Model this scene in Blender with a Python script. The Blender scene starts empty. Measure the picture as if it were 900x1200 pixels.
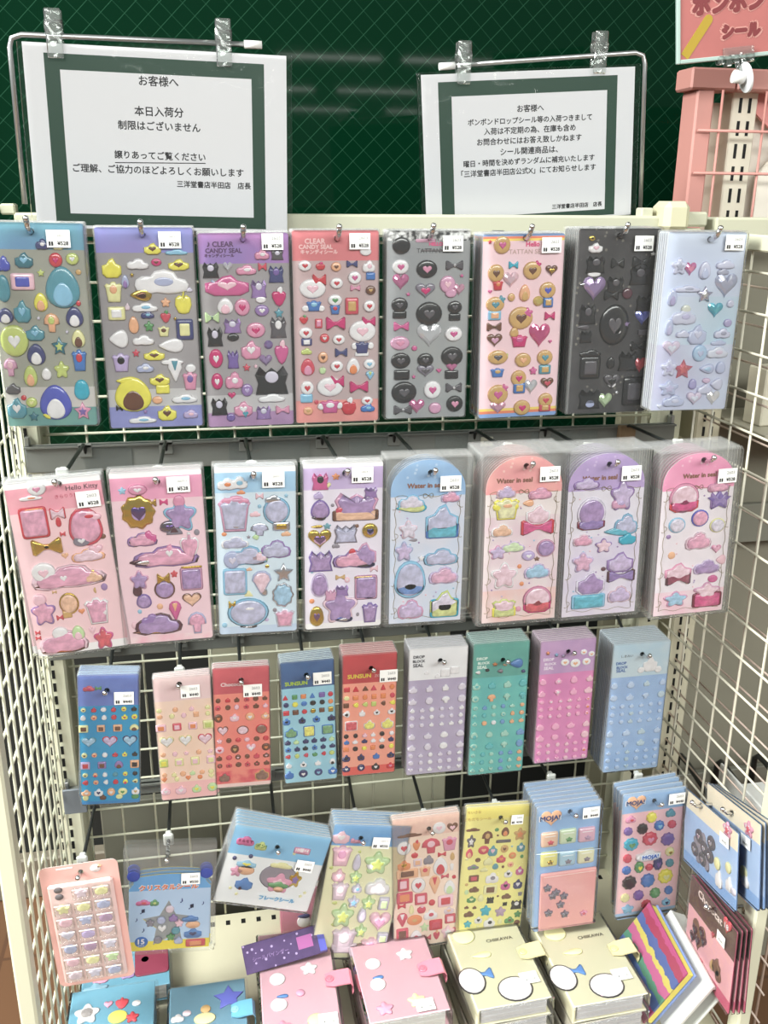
import bpy, math, random
from mathutils import Vector, Matrix
from mathutils.geometry import delaunay_2d_cdt
D = bpy.data; S = bpy.context.scene; COL = S.collection
random.seed(7)

# ------------------------------------------------------------------ camera, world, light, exposure
FPX = 1100.0
CAM_POS = Vector((0.1751, -1.3014, 1.4478))
PITCH, YAW, ROLL = math.radians(71.472), math.radians(-10.3927), math.radians(0.4724)
CAM_M = Matrix.Rotation(YAW, 3, 'Z') @ Matrix.Rotation(PITCH, 3, 'X') @ Matrix.Rotation(ROLL, 3, 'Z')
cam = D.cameras.new('camera'); camo = D.objects.new('camera', cam); COL.objects.link(camo)
camo.matrix_world = Matrix.Translation(CAM_POS) @ CAM_M.to_4x4()
cam.sensor_fit = 'VERTICAL'; cam.sensor_height = 36.0; cam.lens = 36.0 * FPX / 1200.0
cam.clip_start = 0.02
S.camera = camo
vs = S.view_settings
vs.view_transform = 'Standard'; vs.look = 'None'; vs.gamma = 1.0; vs.use_curve_mapping = False
vs.exposure = -0.62
S.cycles.transparent_max_bounces = 96
S.cycles.max_bounces = 10
S.cycles.caustics_reflective = False; S.cycles.caustics_refractive = False
W = D.worlds.new('store_light'); S.world = W; W.use_nodes = True
W.node_tree.nodes['Background'].inputs[0].default_value = (0.96, 1.0, 0.98, 1)
W.node_tree.nodes['Background'].inputs[1].default_value = 0.36

def area(name, loc, target, sx, sy, power, col=(0.97, 1.0, 0.95)):
    l = D.lights.new(name, 'AREA'); l.shape = 'RECTANGLE'; l.size = sx; l.size_y = sy; l.energy = power; l.color = col
    o = D.objects.new(name, l); COL.objects.link(o); o.location = loc
    o.rotation_euler = (Vector(target) - Vector(loc)).to_track_quat('-Z', 'Y').to_euler()
    return o
area('ceiling_and_fill_bank', (0.2, -1.25, 2.9), (0.25, -0.95, 0.0), 3.2, 1.0, 16)
area('ceiling_and_fill_bank', (0.6, -3.7, 2.95), (0.5, -2.9, 0.0), 5.0, 1.2, 400)
area('ceiling_and_fill_bank', (-2.3, -1.0, 2.95), (-1.6, -0.9, 0.0), 1.2, 2.4, 520)  # added fill from the left, brightens the left-facing cards

# ------------------------------------------------------------------ pixel rays (a direction through the lens; every use names its own depth)
def ray(px, py): return CAM_M @ Vector(((px - 450) / FPX, -(py - 600) / FPX, -1.0))
def at_y(px, py, y):
    d = ray(px, py); return CAM_POS + d * ((y - CAM_POS.y) / d.y)
def at_x(px, py, x):
    d = ray(px, py); return CAM_POS + d * ((x - CAM_POS.x) / d.x)
def at_z(px, py, z):
    d = ray(px, py); return CAM_POS + d * ((z - CAM_POS.z) / d.z)

# ------------------------------------------------------------------ materials
def lin(c):
    def f(v):
        v /= 255.0
        return v / 12.92 if v <= 0.04045 else ((v + 0.055) / 1.055) ** 2.4
    return tuple(min(0.93, f(v)) for v in c) + (1.0,)
_M = {}
def mat(c, rough=0.5, metal=0.0, coat=0.0, spec=0.5, noise=0.0, scale=60, name=None, trans=0.0):
    key = (c, rough, metal, coat, spec, noise, scale, trans)
    if key in _M: return _M[key]
    m = D.materials.new(name or 'surface_%d_%d_%d' % c); m.use_nodes = True
    nt = m.node_tree; b = nt.nodes['Principled BSDF']
    b.inputs['Base Color'].default_value = lin(c); b.inputs['Roughness'].default_value = rough
    b.inputs['Metallic'].default_value = metal; b.inputs['Coat Weight'].default_value = coat
    b.inputs['Coat Roughness'].default_value = 0.06
    b.inputs['Specular IOR Level'].default_value = spec
    b.inputs['Transmission Weight'].default_value = trans
    if noise:
        tc = nt.nodes.new('ShaderNodeTexCoord'); n = nt.nodes.new('ShaderNodeTexNoise'); n.inputs['Scale'].default_value = scale
        n.inputs['Detail'].default_value = 3
        mx = nt.nodes.new('ShaderNodeMix'); mx.data_type = 'RGBA'
        nt.links.new(tc.outputs['Object'], n.inputs['Vector'])
        r = nt.nodes.new('ShaderNodeMapRange'); r.inputs[1].default_value = .35; r.inputs[2].default_value = .65
        nt.links.new(n.outputs['Fac'], r.inputs[0]); nt.links.new(r.outputs[0], mx.inputs[0])
        l = lin(c)
        mx.inputs[6].default_value = tuple(v * (1 - noise) for v in l[:3]) + (1,)
        mx.inputs[7].default_value = tuple(min(.93, v * (1 + noise)) for v in l[:3]) + (1,)
        nt.links.new(mx.outputs[2], b.inputs['Base Color'])
    m['tone'] = [float(v) for v in c]; _M[key] = m; return m

def mat_print(c1, c2, rough=0.35, vertical=True, dots=None, scale=40):
    """printed card whose ink runs from one colour to another, with small printed specks"""
    key = ('print', c1, c2, rough, vertical, dots, scale)
    if key in _M: return _M[key]
    c1, c2 = (tuple(int(v*.87 + 31) for v in c) for c in (c1, c2))
    m = D.materials.new('printed_card'); m.use_nodes = True; nt = m.node_tree; b = nt.nodes['Principled BSDF']
    b.inputs['Roughness'].default_value = rough
    tc = nt.nodes.new('ShaderNodeTexCoord')
    n = nt.nodes.new('ShaderNodeTexNoise'); n.inputs['Scale'].default_value = scale; n.inputs['Detail'].default_value = 2
    nt.links.new(tc.outputs['Object'], n.inputs['Vector'])
    r = nt.nodes.new('ShaderNodeMapRange'); r.inputs[1].default_value = .38; r.inputs[2].default_value = .62
    nt.links.new(n.outputs['Fac'], r.inputs[0])
    mx = nt.nodes.new('ShaderNodeMix'); mx.data_type = 'RGBA'
    mx.inputs[6].default_value = lin(c1); mx.inputs[7].default_value = lin(c2)
    nt.links.new(r.outputs[0], mx.inputs[0]); out = mx.outputs[2]
    if dots:
        v = nt.nodes.new('ShaderNodeTexVoronoi'); v.inputs['Scale'].default_value = 95
        nt.links.new(tc.outputs['Object'], v.inputs['Vector'])
        lt = nt.nodes.new('ShaderNodeMath'); lt.operation = 'LESS_THAN'; lt.inputs[1].default_value = 0.17
        nt.links.new(v.outputs['Distance'], lt.inputs[0])
        m2 = nt.nodes.new('ShaderNodeMix'); m2.data_type = 'RGBA'
        nt.links.new(lt.outputs[0], m2.inputs[0]); nt.links.new(out, m2.inputs[6]); m2.inputs[7].default_value = lin(dots)
        out = m2.outputs[2]
    nt.links.new(out, b.inputs['Base Color'])
    m['tone'] = [float(v) for v in c1]; _M[key] = m; return m

def mat_film(name='clear_film', haze=0.03, tint=(0.99, 0.992, 0.992), bump=0.2, scale=22, rough=0.07, gloss=0.75, ior=1.27):
    m = D.materials.new(name); m.use_nodes = True; nt = m.node_tree; nt.nodes.clear()
    out = nt.nodes.new('ShaderNodeOutputMaterial'); mix = nt.nodes.new('ShaderNodeMixShader')
    tr = nt.nodes.new('ShaderNodeBsdfTransparent'); tr.inputs[0].default_value = tint + (1,)
    gl = nt.nodes.new('ShaderNodeBsdfGlossy'); gl.inputs['Roughness'].default_value = rough
    gl.inputs[0].default_value = (gloss, gloss, gloss, 1)
    df = nt.nodes.new('ShaderNodeBsdfDiffuse'); df.inputs[0].default_value = (.9, .9, .89, 1)
    m2 = nt.nodes.new('ShaderNodeMixShader'); m2.inputs[0].default_value = haze
    fr = nt.nodes.new('ShaderNodeFresnel'); fr.inputs[0].default_value = ior
    tc = nt.nodes.new('ShaderNodeTexCoord'); n = nt.nodes.new('ShaderNodeTexNoise'); n.inputs['Scale'].default_value = scale
    n.inputs['Detail'].default_value = 2.0; n.inputs['Distortion'].default_value = 1.2
    bp = nt.nodes.new('ShaderNodeBump'); bp.inputs['Strength'].default_value = bump; bp.inputs['Distance'].default_value = .02
    nt.links.new(tc.outputs['Object'], n.inputs['Vector']); nt.links.new(n.outputs['Fac'], bp.inputs['Height'])
    nt.links.new(bp.outputs[0], gl.inputs['Normal'])
    nt.links.new(tr.outputs[0], m2.inputs[1]); nt.links.new(df.outputs[0], m2.inputs[2])
    nt.links.new(fr.outputs[0], mix.inputs[0]); nt.links.new(m2.outputs[0], mix.inputs[1]); nt.links.new(gl.outputs[0], mix.inputs[2])
    nt.links.new(mix.outputs[0], out.inputs['Surface'])
    return m
FILM = mat_film()
FILM_EDGE = mat_film('film_fold', haze=0.10, tint=(.98, .98, .98))
BAG = mat_film('bag_film', haze=0.04, bump=0.22, scale=26)
CLEAR = mat_film('clear_plastic', haze=0.06, tint=(.93, .95, .94), bump=0.3, gloss=1.0, ior=1.5)
DOME = mat_film('clear_dome', haze=0.05, bump=0.35, scale=60, gloss=.9)

CREAM = mat((212, 211, 188), .45, name='cream_enamel')
BEIGE = mat((196, 190, 168), .5, name='beige_enamel')
CREAM_DIM = mat((190, 189, 168), .45, name='cream_enamel_dimmed')  # same cream enamel, darkened to offset the stronger light up high
WIREC = mat((204, 204, 184), .4, name='cream_wire')
DARKST = mat((48, 50, 50), .35, metal=.3, name='dark_steel')
RAILM = mat((120, 122, 118), .42, metal=.25, name='grey_steel')
CHROME = mat((215, 215, 215), .14, metal=1.0, name='chrome')
STEEL = mat((190, 192, 192), .28, metal=.9, name='steel_wire')
BLACKS = mat((14, 14, 14), .7, name='slot_black')
WHITEP = mat((236, 236, 240), .5, name='white_paper')
LABELW = mat((240, 240, 238), .55, name='label_paper')
INK = mat((34, 34, 38), .6, name='black_ink')
WHITEPL = mat((232, 232, 230), .35, name='white_plastic')

# ------------------------------------------------------------------ mesh building
class MB:
    def __init__(s): s.v = []; s.f = []; s.m = []; s.sm = []
    def add(s, vs_, fs_, mi=0, smooth=False):
        b = len(s.v); s.v += [tuple(p) for p in vs_]
        for f in fs_: s.f.append([i + b for i in f]); s.m.append(mi); s.sm.append(smooth)
        return s
    def box(s, lo, hi, mi=0, M=None):
        x0, y0, z0 = lo; x1, y1, z1 = hi
        P = [Vector(p) for p in ((x0,y0,z0),(x1,y0,z0),(x1,y1,z0),(x0,y1,z0),(x0,y0,z1),(x1,y0,z1),(x1,y1,z1),(x0,y1,z1))]
        if M is not None: P = [M @ p for p in P]
        return s.add(P, [(3,2,1,0),(4,5,6,7),(0,1,5,4),(1,2,6,5),(2,3,7,6),(3,0,4,7)], mi)
    def bbox(s, lo, hi, r, mi=0, M=None):
        """box with chamfered vertical/horizontal edges (all 12)"""
        c = [(a + b) / 2 for a, b in zip(lo, hi)]; h = [(b - a) / 2 for a, b in zip(lo, hi)]
        r = min(r, *[q * .9 for q in h]); vs_ = []; idx = {}
        for sx in (-1, 1):
            for sy in (-1, 1):
                for sz in (-1, 1):
                    for ax in range(3):
                        p = [c[k] + (sx, sy, sz)[k] * (h[k] - (0 if k == ax else r)) for k in range(3)]
                        idx[(sx, sy, sz, ax)] = len(vs_); vs_.append(Vector(p) if M is None else M @ Vector(p))
        fs_ = []
        def g(a, b, c_, ax): return idx[(a, b, c_, ax)]
        for q in (-1, 1):
            fs_.append([g(q,-1,-1,0), g(q,1,-1,0), g(q,1,1,0), g(q,-1,1,0)][::q])
            fs_.append([g(-1,q,-1,1), g(-1,q,1,1), g(1,q,1,1), g(1,q,-1,1)][::q])
            fs_.append([g(-1,-1,q,2), g(1,-1,q,2), g(1,1,q,2), g(-1,1,q,2)][::q])
        for a in (-1, 1):
            for b in (-1, 1):
                fs_.append([g(-1,a,b,1), g(1,a,b,1), g(1,a,b,2), g(-1,a,b,2)])
                fs_.append([g(a,-1,b,0), g(a,1,b,0), g(a,1,b,2), g(a,-1,b,2)])
                fs_.append([g(a,b,-1,0), g(a,b,1,0), g(a,b,1,1), g(a,b,-1,1)])
                for d in (-1, 1): fs_.append([g(a,b,d,0), g(a,b,d,1), g(a,b,d,2)])
        return s.add(vs_, fs_, mi)
    def tube(s, pts, r, n=8, mi=0, caps=True):
        pts = [Vector(p) for p in pts]; rs = r if isinstance(r, (list, tuple)) else [r] * len(pts)
        rings = []; up = None
        for i, p in enumerate(pts):
            t = (pts[min(i + 1, len(pts) - 1)] - pts[max(i - 1, 0)]).normalized()
            if up is None:
                up = Vector((0, 0, 1)) if abs(t.z) < .9 else Vector((1, 0, 0))
            u = (up - t * up.dot(t)).normalized(); w = t.cross(u); up = u
            rings.append([p + (u * math.cos(2*math.pi*k/n) + w * math.sin(2*math.pi*k/n)) * rs[i] for k in range(n)])
        vs_ = [q for R_ in rings for q in R_]; fs_ = []
        for i in range(len(pts) - 1):
            for k in range(n): fs_.append((i*n+k, i*n+(k+1)%n, (i+1)*n+(k+1)%n, (i+1)*n+k))
        s.add(vs_, fs_, mi, True)
        if caps:
            b = len(s.v) - len(vs_)
            s.f.append([b + k for k in range(n)][::-1]); s.m.append(mi); s.sm.append(False)
            e = b + (len(pts) - 1) * n
            s.f.append([e + k for k in range(n)]); s.m.append(mi); s.sm.append(False)
        return s
    def ball(s, c, r, mi=0, n=10, sc=(1, 1, 1)):
        vs_ = [(c[0], c[1], c[2] + r * sc[2])]; fs_ = []
        for i in range(1, n // 2):
            a = math.pi * i / (n // 2)
            for k in range(n):
                b = 2 * math.pi * k / n
                vs_.append((c[0] + r*sc[0]*math.sin(a)*math.cos(b), c[1] + r*sc[1]*math.sin(a)*math.sin(b), c[2] + r*sc[2]*math.cos(a)))
        vs_.append((c[0], c[1], c[2] - r * sc[2])); L = len(vs_) - 1
        for k in range(n): fs_.append((0, 1 + k, 1 + (k + 1) % n))
        for i in range(n // 2 - 2):
            for k in range(n): fs_.append((1+i*n+k, 1+(i+1)*n+k, 1+(i+1)*n+(k+1)%n, 1+i*n+(k+1)%n))
        o = 1 + (n // 2 - 2) * n
        for k in range(n): fs_.append((L, o + (k + 1) % n, o + k))
        return s.add(vs_, fs_, mi, True)
    def prism(s, outline, y0, y1, mi=0, back=True):
        """outline in x,z; solid between y0 (front) and y1"""
        n = len(outline)
        vs_ = [(x, y0, z) for x, z in outline] + [(x, y1, z) for x, z in outline]
        fs_ = [list(range(n))] + ([list(range(2*n-1, n-1, -1))] if back else [])
        for k in range(n): fs_.append((k, n + k, n + (k+1) % n, (k+1) % n))
        return s.add(vs_, fs_, mi)
    def puff(s, outline, t, mi=0, y0=0.0, off=(0, 0), sc=1.0, flat=False):
        n = len(outline)
        cx = sum(p[0] for p in outline)/n; cz = sum(p[1] for p in outline)/n
        rings = [(1, 0), (1.0, .35), (.95, .68), (.8, .9), (.5, 1.0)] if not flat else [(1, 0), (1, .7), (.93, 1.0)]
        vs_ = []
        for q, h in rings:
            for x, z in outline:
                vs_.append(((cx + (x-cx)*q)*sc + off[0], y0 - h*t, (cz + (z-cz)*q)*sc + off[1]))
        vs_.append((cx*sc + off[0], y0 - t, cz*sc + off[1])); fs_ = []
        for i in range(len(rings) - 1):
            for k in range(n): fs_.append((i*n+k, i*n+(k+1)%n, (i+1)*n+(k+1)%n, (i+1)*n+k))
        L = len(vs_) - 1; o = (len(rings)-1)*n
        for k in range(n): fs_.append((o+k, o+(k+1)%n, L))
        return s.add(vs_, fs_, mi, True)
    def mesh(s, name, mats):
        me = D.meshes.new(name); me.from_pydata(s.v, [], s.f)
        for m in (mats if isinstance(mats, (list, tuple)) else [mats]): me.materials.append(m)
        me.polygons.foreach_set('material_index', s.m); me.polygons.foreach_set('use_smooth', s.sm)
        me.update(); return me
    def build(s, name, mats, parent=None, loc=None, rot=None):
        return link(name, s.mesh(name, mats), parent, loc, rot)
def link(name, me, parent=None, loc=None, rot=None, scale=None):
    o = D.objects.new(name, me); COL.objects.link(o)
    if parent is not None: o.parent = parent
    if loc is not None: o.location = loc
    if rot is not None: o.rotation_euler = rot
    if scale is not None: o.scale = scale
    return o
def tag(o, label=None, cat=None, group=None, kind=None):
    if label: o['label'] = label
    if cat: o['category'] = cat
    if group: o['group'] = group
    if kind: o['kind'] = kind
    return o
def thing(name, label, cat, loc=(0, 0, 0), rot=(0, 0, 0), group=None):
    o = D.objects.new(name, None); COL.objects.link(o); o.location = loc; o.rotation_euler = rot; o.empty_display_size = .02
    return tag(o, label, cat, group)
def struct(name, mb, mats): return tag(mb.build(name, mats), kind='structure')

# lettering: text turned into flat meshes, standing in the x,z plane and facing -y
_T = {}
def text_mesh(body, size, m, width=None, bold=0.0, thick=0.0):
    key = (body, size, m.name, width, bold)
    if key in _T: return _T[key]
    c = D.curves.new('lettering', 'FONT'); c.body = body; c.size = 1.0; c.align_x = 'CENTER'; c.align_y = 'CENTER'
    c.resolution_u = 2
    o = D.objects.new('lettering', c); me = D.meshes.new_from_object(o)
    D.objects.remove(o); D.curves.remove(c)
    V = [v.co.copy() for v in me.vertices]; F_ = [tuple(p.vertices) for p in me.polygons]; D.meshes.remove(me)
    xs = [v.x for v in V] or [0, 1]
    k = size if width is None else width / max(1e-6, max(xs) - min(xs)); cx = (max(xs) + min(xs)) / 2
    n = 0 if not bold else (4 if bold < .0006 else 8)
    offs = [(0, 0)] + [(bold*math.cos(2*math.pi*i/n), bold*math.sin(2*math.pi*i/n)) for i in range(n)]
    mb = MB()
    for i, (a, b) in enumerate(offs): mb.add([((v.x - cx)*k + a, i*1e-6, v.y*k + b) for v in V], F_)
    me = mb.mesh('lettering', m)
    _T[key] = me; return me
def lettering(body, size, m, parent, loc, rot=None, width=None, bold=0.0):
    return link('lettering', text_mesh(body, size, m, width, bold), parent, loc, rot)

# ------------------------------------------------------------------ sticker shapes (unit outlines in x,z, counter-clockwise)
def norm(P):
    x0 = min(p[0] for p in P); x1 = max(p[0] for p in P); z0 = min(p[1] for p in P); z1 = max(p[1] for p in P)
    return [((p[0]-x0)/(x1-x0) - .5, (p[1]-z0)/(z1-z0) - .5) for p in P]
def polar(fn, n=28): return norm([(fn(a)*math.cos(a), fn(a)*math.sin(a)) for a in [2*math.pi*k/n for k in range(n)]])
def heart(n=26):
    return norm([(-16*math.sin(t)**3 * -1, 13*math.cos(t)-5*math.cos(2*t)-2*math.cos(3*t)-math.cos(4*t)) for t in [-2*math.pi*k/n for k in range(n)]])
SH = {}
SH['c'] = polar(lambda a: 1, 20)
SH['r'] = norm([(x, z) for x, z in [(-.5,-.38),(-.47,-.47),(-.38,-.5),(.38,-.5),(.47,-.47),(.5,-.38),(.5,.38),(.47,.47),(.38,.5),(-.38,.5),(-.47,.47),(-.5,.38)]])
SH['h'] = heart()
SH['s'] = norm([((1 if k % 2 == 0 else .52)*math.cos(math.pi/2+k*math.pi/5), (1 if k % 2 == 0 else .52)*math.sin(math.pi/2+k*math.pi/5)) for k in range(10)])
SH['f'] = polar(lambda a: 1 + .22*math.cos(5*(a-math.pi/2)), 40)
SH['k'] = norm([(x, z) for x, z in [(-.5,-.1),(-.46,-.3),(-.3,-.38),(-.1,-.33),(.1,-.38),(.3,-.35),(.46,-.28),(.5,-.08),(.44,.08),(.3,.14),(.24,.32),(.06,.42),(-.12,.36),(-.2,.2),(-.36,.2),(-.47,.08)]])
SH['b'] = norm([(.5,.36),(.42,.44),(.1,.14),(-.1,.14),(-.42,.44),(-.5,.36),(-.5,-.36),(-.42,-.44),(-.1,-.14),(.1,-.14),(.42,-.44),(.5,-.36)])
SH['d'] = polar(lambda a: .62 + .38*max(0, math.sin(a))**3, 24)
SH['e'] = norm([(.36*math.cos(a)*(1-.22*math.sin(a)), .5*math.sin(a)) for a in [2*math.pi*k/22 for k in range(22)]])
SH['w'] = polar(lambda a: 1 + .07*math.cos(9*a), 36)
SH['m'] = norm([(.2,-.5),(.24,-.1),(.5,-.06),(.46,.2),(.3,.4),(0,.5),(-.3,.4),(-.46,.2),(-.5,-.06),(-.24,-.1),(-.2,-.5)])
SH['u'] = norm([(-.34,-.5),(.34,-.5),(.44,.2),(.5,.3),(.36,.42),(.2,.36),(.1,.5),(-.1,.5),(-.2,.36),(-.36,.42),(-.5,.3),(-.44,.2)])
SH['i'] = norm([(0,-.5),(.08,-.44),(.34,.02),(.42,.12),(.36,.34),(.18,.48),(0,.5),(-.18,.48),(-.36,.34),(-.42,.12),(-.34,.02),(-.08,-.44)])
SH['l'] = norm([(.5*math.cos(a), .3*math.sin(a)*(1+.5*math.cos(a))) for a in [2*math.pi*k/20 for k in range(20)]])
SH['t'] = norm([(-.5,-.5),(.5,-.5),(.46,-.3),(.08,.5),(-.08,.5),(-.46,-.3)])
SH['o'] = SH['c']; SH['j'] = SH['e']; SH['y'] = norm([(0,-.5),(.2,-.38),(.4,-.02),(.42,.2),(.3,.32),(.1,.3),(.06,.5),(-.06,.5),(-.1,.3),(-.3,.32),(-.42,.2),(-.4,-.02),(-.2,-.38)])
SH['a'] = norm([(.1,-.48),(.3,-.42),(.46,-.1),(.42,.2),(.2,.34),(.05,.28),(.12,.5),(.02,.5),(-.05,.28),(-.2,.34),(-.42,.2),(-.46,-.1),(-.3,-.42),(-.1,-.48)])
SH['q'] = norm([(-.5,-.5),(.5,-.5),(.42,-.1),(.5,.2),(.36,.5),(.2,.26),(0,.44),(-.2,.26),(-.36,.5),(-.5,.2),(-.42,-.1)])   # crown
SH['v'] = norm([(-.5,-.3),(-.3,-.5),(.3,-.5),(.5,-.3),(.5,.1),(.25,.22),(.1,.5),(-.1,.42),(-.25,.2),(-.5,.12)])            # puffball mound
SH['p'] = norm([(-.5,-.1),(-.2,-.2),(-.12,-.5),(.2,-.42),(.22,-.15),(.5,-.05),(.46,.2),(.2,.22),(.1,.5),(-.2,.42),(-.24,.2),(-.48,.18)])
PAL = dict(T=(88,150,168), t=(52,112,128), L=(196,208,122), Y=(236,226,96), W=(236,233,236), N=(52,54,100), B=(84,92,188), P=(226,112,162),
           p=(240,196,210), R=(204,62,74), O=(228,140,92), K=(38,37,40), G=(88,148,92), g=(158,158,162), V=(122,98,166), v=(190,172,214),
           M=(202,54,116), D=(108,70,52), A=(206,166,108), C=(140,192,222), c=(196,214,226), Z=(214,184,84), S=(208,208,214), F=(206,96,150),
           y=(232,228,170), n=(70,120,190), k=(90,86,92), l=(196,222,170), m=(214,160,190), x=(178,148,178), d=(84,48,60), o=(236,178,140), w=(214,208,226),
           u=(66,70,120), e=(150,120,176), f=(222,150,180), a=(176,182,214), b=(60,170,196), i=(224,204,216), h=(120,36,60), r=(206,78,96), s=(132,126,140))
PAL.update({'1': (246, 178, 208), '2': (212, 204, 226), '3': (196, 214, 242), '4': (104, 186, 190), '5': (166, 210, 196), '6': (222, 214, 228), '7': (120, 160, 206)})
def smat(ch, kind):
    c = PAL[ch]
    if kind == 'dome' and ch not in 'ZS': c = tuple(int(v*.78 + w_*.22) for v, w_ in zip(c, (240, 222, 232)))
    if kind == 'tint': c = tuple(int(v*.42 + w_*.58) for v, w_ in zip(c, (196, 204, 232)))
    if kind == 'gem': return mat(tuple(int(v*.8+46) for v in c), .07, metal=.35, spec=.9, coat=1.0)
    if kind == 'foil' or ch in 'ZS': return mat(c, .2, metal=.85, coat=.5)
    if kind == 'flat': c = tuple(int(v*.86 + w_*.14) for v, w_ in zip(c, (226, 208, 196)))
    if kind == 'dome': return mat(c, .16, coat=.8, noise=.2, scale=4.5)
    return mat(c, .22 if kind != 'flat' else .4, coat=.6 if kind != 'flat' else 0, noise=.06 if kind == 'puff' else 0, scale=3)
_ST = {}
def sticker_mesh(shape, cols, kind, t):
    key = (shape, cols, kind, round(t, 3))
    if key in _ST: return _ST[key]
    mb = MB(); O = SH[shape]
    if kind == 'gem':                                  # faceted stone
        n = len(O); v = []
        for q, h in ((1, .0), (1, .3), (.82, .62), (.5, 1.0)):
            v += [(x*q, -h*t, z*q) for x, z in O]
        v.append((0, -t, 0)); st = []
        f = []
        for i in range(3):
            for k in range(n):
                a, b, c_, d_ = i*n+k, i*n+(k+1) % n, (i+1)*n+(k+1) % n, (i+1)*n+k
                f += [(a, b, c_), (a, c_, d_)] if (k // 2 + i) % 2 else [(a, b, d_), (b, c_, d_)]
        for k in range(n): f.append((3*n+k, 3*n+(k+1) % n, 4*n))
        mb.add(v, f, 0, False)
    else:
        flat = kind == 'flat'
        rim = kind == 'dome'
        if rim: mb.puff(O, t*.45, 1, flat=True); mb.puff(O, t*.75, 0, y0=-t*.3, sc=.86)
        else: mb.puff(O, t, 0, flat=flat)
        if len(cols) > 1 and not rim:
            y = -t*.72 if not flat else -t*.9; ta = t*.5
            if shape == 'i': mb.puff(SH['t'], ta, 1, y0=-t*.7, off=(0, .22), sc=-.42)
            elif shape in 'mqu': mb.puff(SH['c'], ta, 1, y0=y, off=(0, .12), sc=.42)
            elif shape == 'b': mb.puff(SH['c'], ta, 1, y0=-t*.5, sc=.3)
            elif shape == 'e': mb.puff(SH['e'], ta, 1, y0=y, off=(0, -.17), sc=.58)
            elif shape == 'j': mb.puff(norm([(math.cos(a), math.sin(a)) for a in [math.pi + math.pi*k/10 for k in range(11)]]), ta, 1, y0=-t*.62, off=(0, -.2), sc=.62)
            elif shape == 'o': mb.puff(SH['c'], ta*.4, 1, y0=-t*.86, sc=.36)
            elif shape == 'a' or shape == 'y': mb.puff(SH['l'], ta, 1, y0=y*.7, off=(.06, .38), sc=.4)
            elif shape == 'r': mb.puff(SH['r'], ta, 1, y0=y, sc=.6)
            elif shape == 'k': mb.puff(SH['c'], ta, 1, y0=y, off=(.04, 0), sc=.36)
            elif shape in 'cwvd': mb.puff(SH['h'], ta, 1, y0=y, off=(0, -.04), sc=.44)
            else: mb.puff(O, ta, 1, y0=y, off=(0, -.03), sc=.5)
            if len(cols) > 2: mb.puff(SH['c'], ta, 2, y0=y, off=(-.2, -.22), sc=.22)
    me = mb.mesh('sticker', [smat(c, 'puff' if kind == 'dome' and i and c not in 'vwpic' else kind) for i, c in enumerate(cols)])
    _ST[key] = me; return me

# ------------------------------------------------------------------ a printed card with a punched hole
def card_mesh(loop, hole, th, zones, mats, y=0.0):
    """loop: outline in x,z; hole: list of loops; zones: z limits from the top (material k above limit k)"""
    V = []; E_ = []; loops = []
    for L in [loop] + hole:
        b = len(V); V += [Vector(p) for p in L]; n = len(L)
        E_ += [(b+k, b+(k+1) % n) for k in range(n)]; loops.append(list(L))
    xs = [p[0] for p in loop]
    for z in zones:
        b = len(V); V += [Vector((min(xs)+1e-5, z)), Vector((max(xs)-1e-5, z))]; E_.append((b, b+1))
    r = delaunay_2d_cdt(V, E_, [], 0, 1e-7)
    vv, ff = r[0], r[2]
    def inside(p, L):
        c = False; n = len(L)
        for k in range(n):
            (x0, z0), (x1, z1) = L[k], L[(k+1) % n]
            if (z0 > p[1]) != (z1 > p[1]) and p[0] < (x1-x0)*(p[1]-z0)/(z1-z0)+x0: c = not c
        return c
    mb = MB(); n = len(vv)
    front = [(v.x, y, v.y) for v in vv]; back = [(v.x, y+th, v.y) for v in vv]
    mb.v = front + back
    for f in ff:
        c = sum((vv[i] for i in f), Vector((0, 0)))/len(f)
        if not inside(c, loop) or any(inside(c, h) for h in hole): continue
        a = (vv[f[1]]-vv[f[0]]).cross(vv[f[2]]-vv[f[0]])
        f = list(f) if a > 0 else list(f)[::-1]
        mi = sum(1 for z in zones if c.y < z)
        mb.f.append(f); mb.m.append(mi); mb.sm.append(False)
        mb.f.append([i+n for i in f[::-1]]); mb.m.append(len(mats)-1); mb.sm.append(False)
    for q, L in enumerate([loop] + hole):
        m = len(L); b = len(mb.v); mb.v += [(x, y, z) for x, z in L] + [(x, y+th, z) for x, z in L]
        for k in range(m):
            f = [b+k, b+m+k, b+m+(k+1) % m, b+(k+1) % m]
            mb.f.append(f if q == 0 else f[::-1]); mb.m.append(len(mats)-1); mb.sm.append(False)
    return mb.mesh('card', mats)
def circle(cx, cz, r, n=12): return [(cx+r*math.cos(2*math.pi*k/n), cz+r*math.sin(2*math.pi*k/n)) for k in range(n)]
def rrect(x0, z0, x1, z1, r, n=4):
    P = []
    for cx, cz, a in ((x1-r, z1-r, 0), (x0+r, z1-r, 90), (x0+r, z0+r, 180), (x1-r, z0+r, 270)):
        for k in range(n+1):
            t = math.radians(a + 90*k/n); P.append((cx+r*math.cos(t), cz+r*math.sin(t)))
    return P

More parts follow.
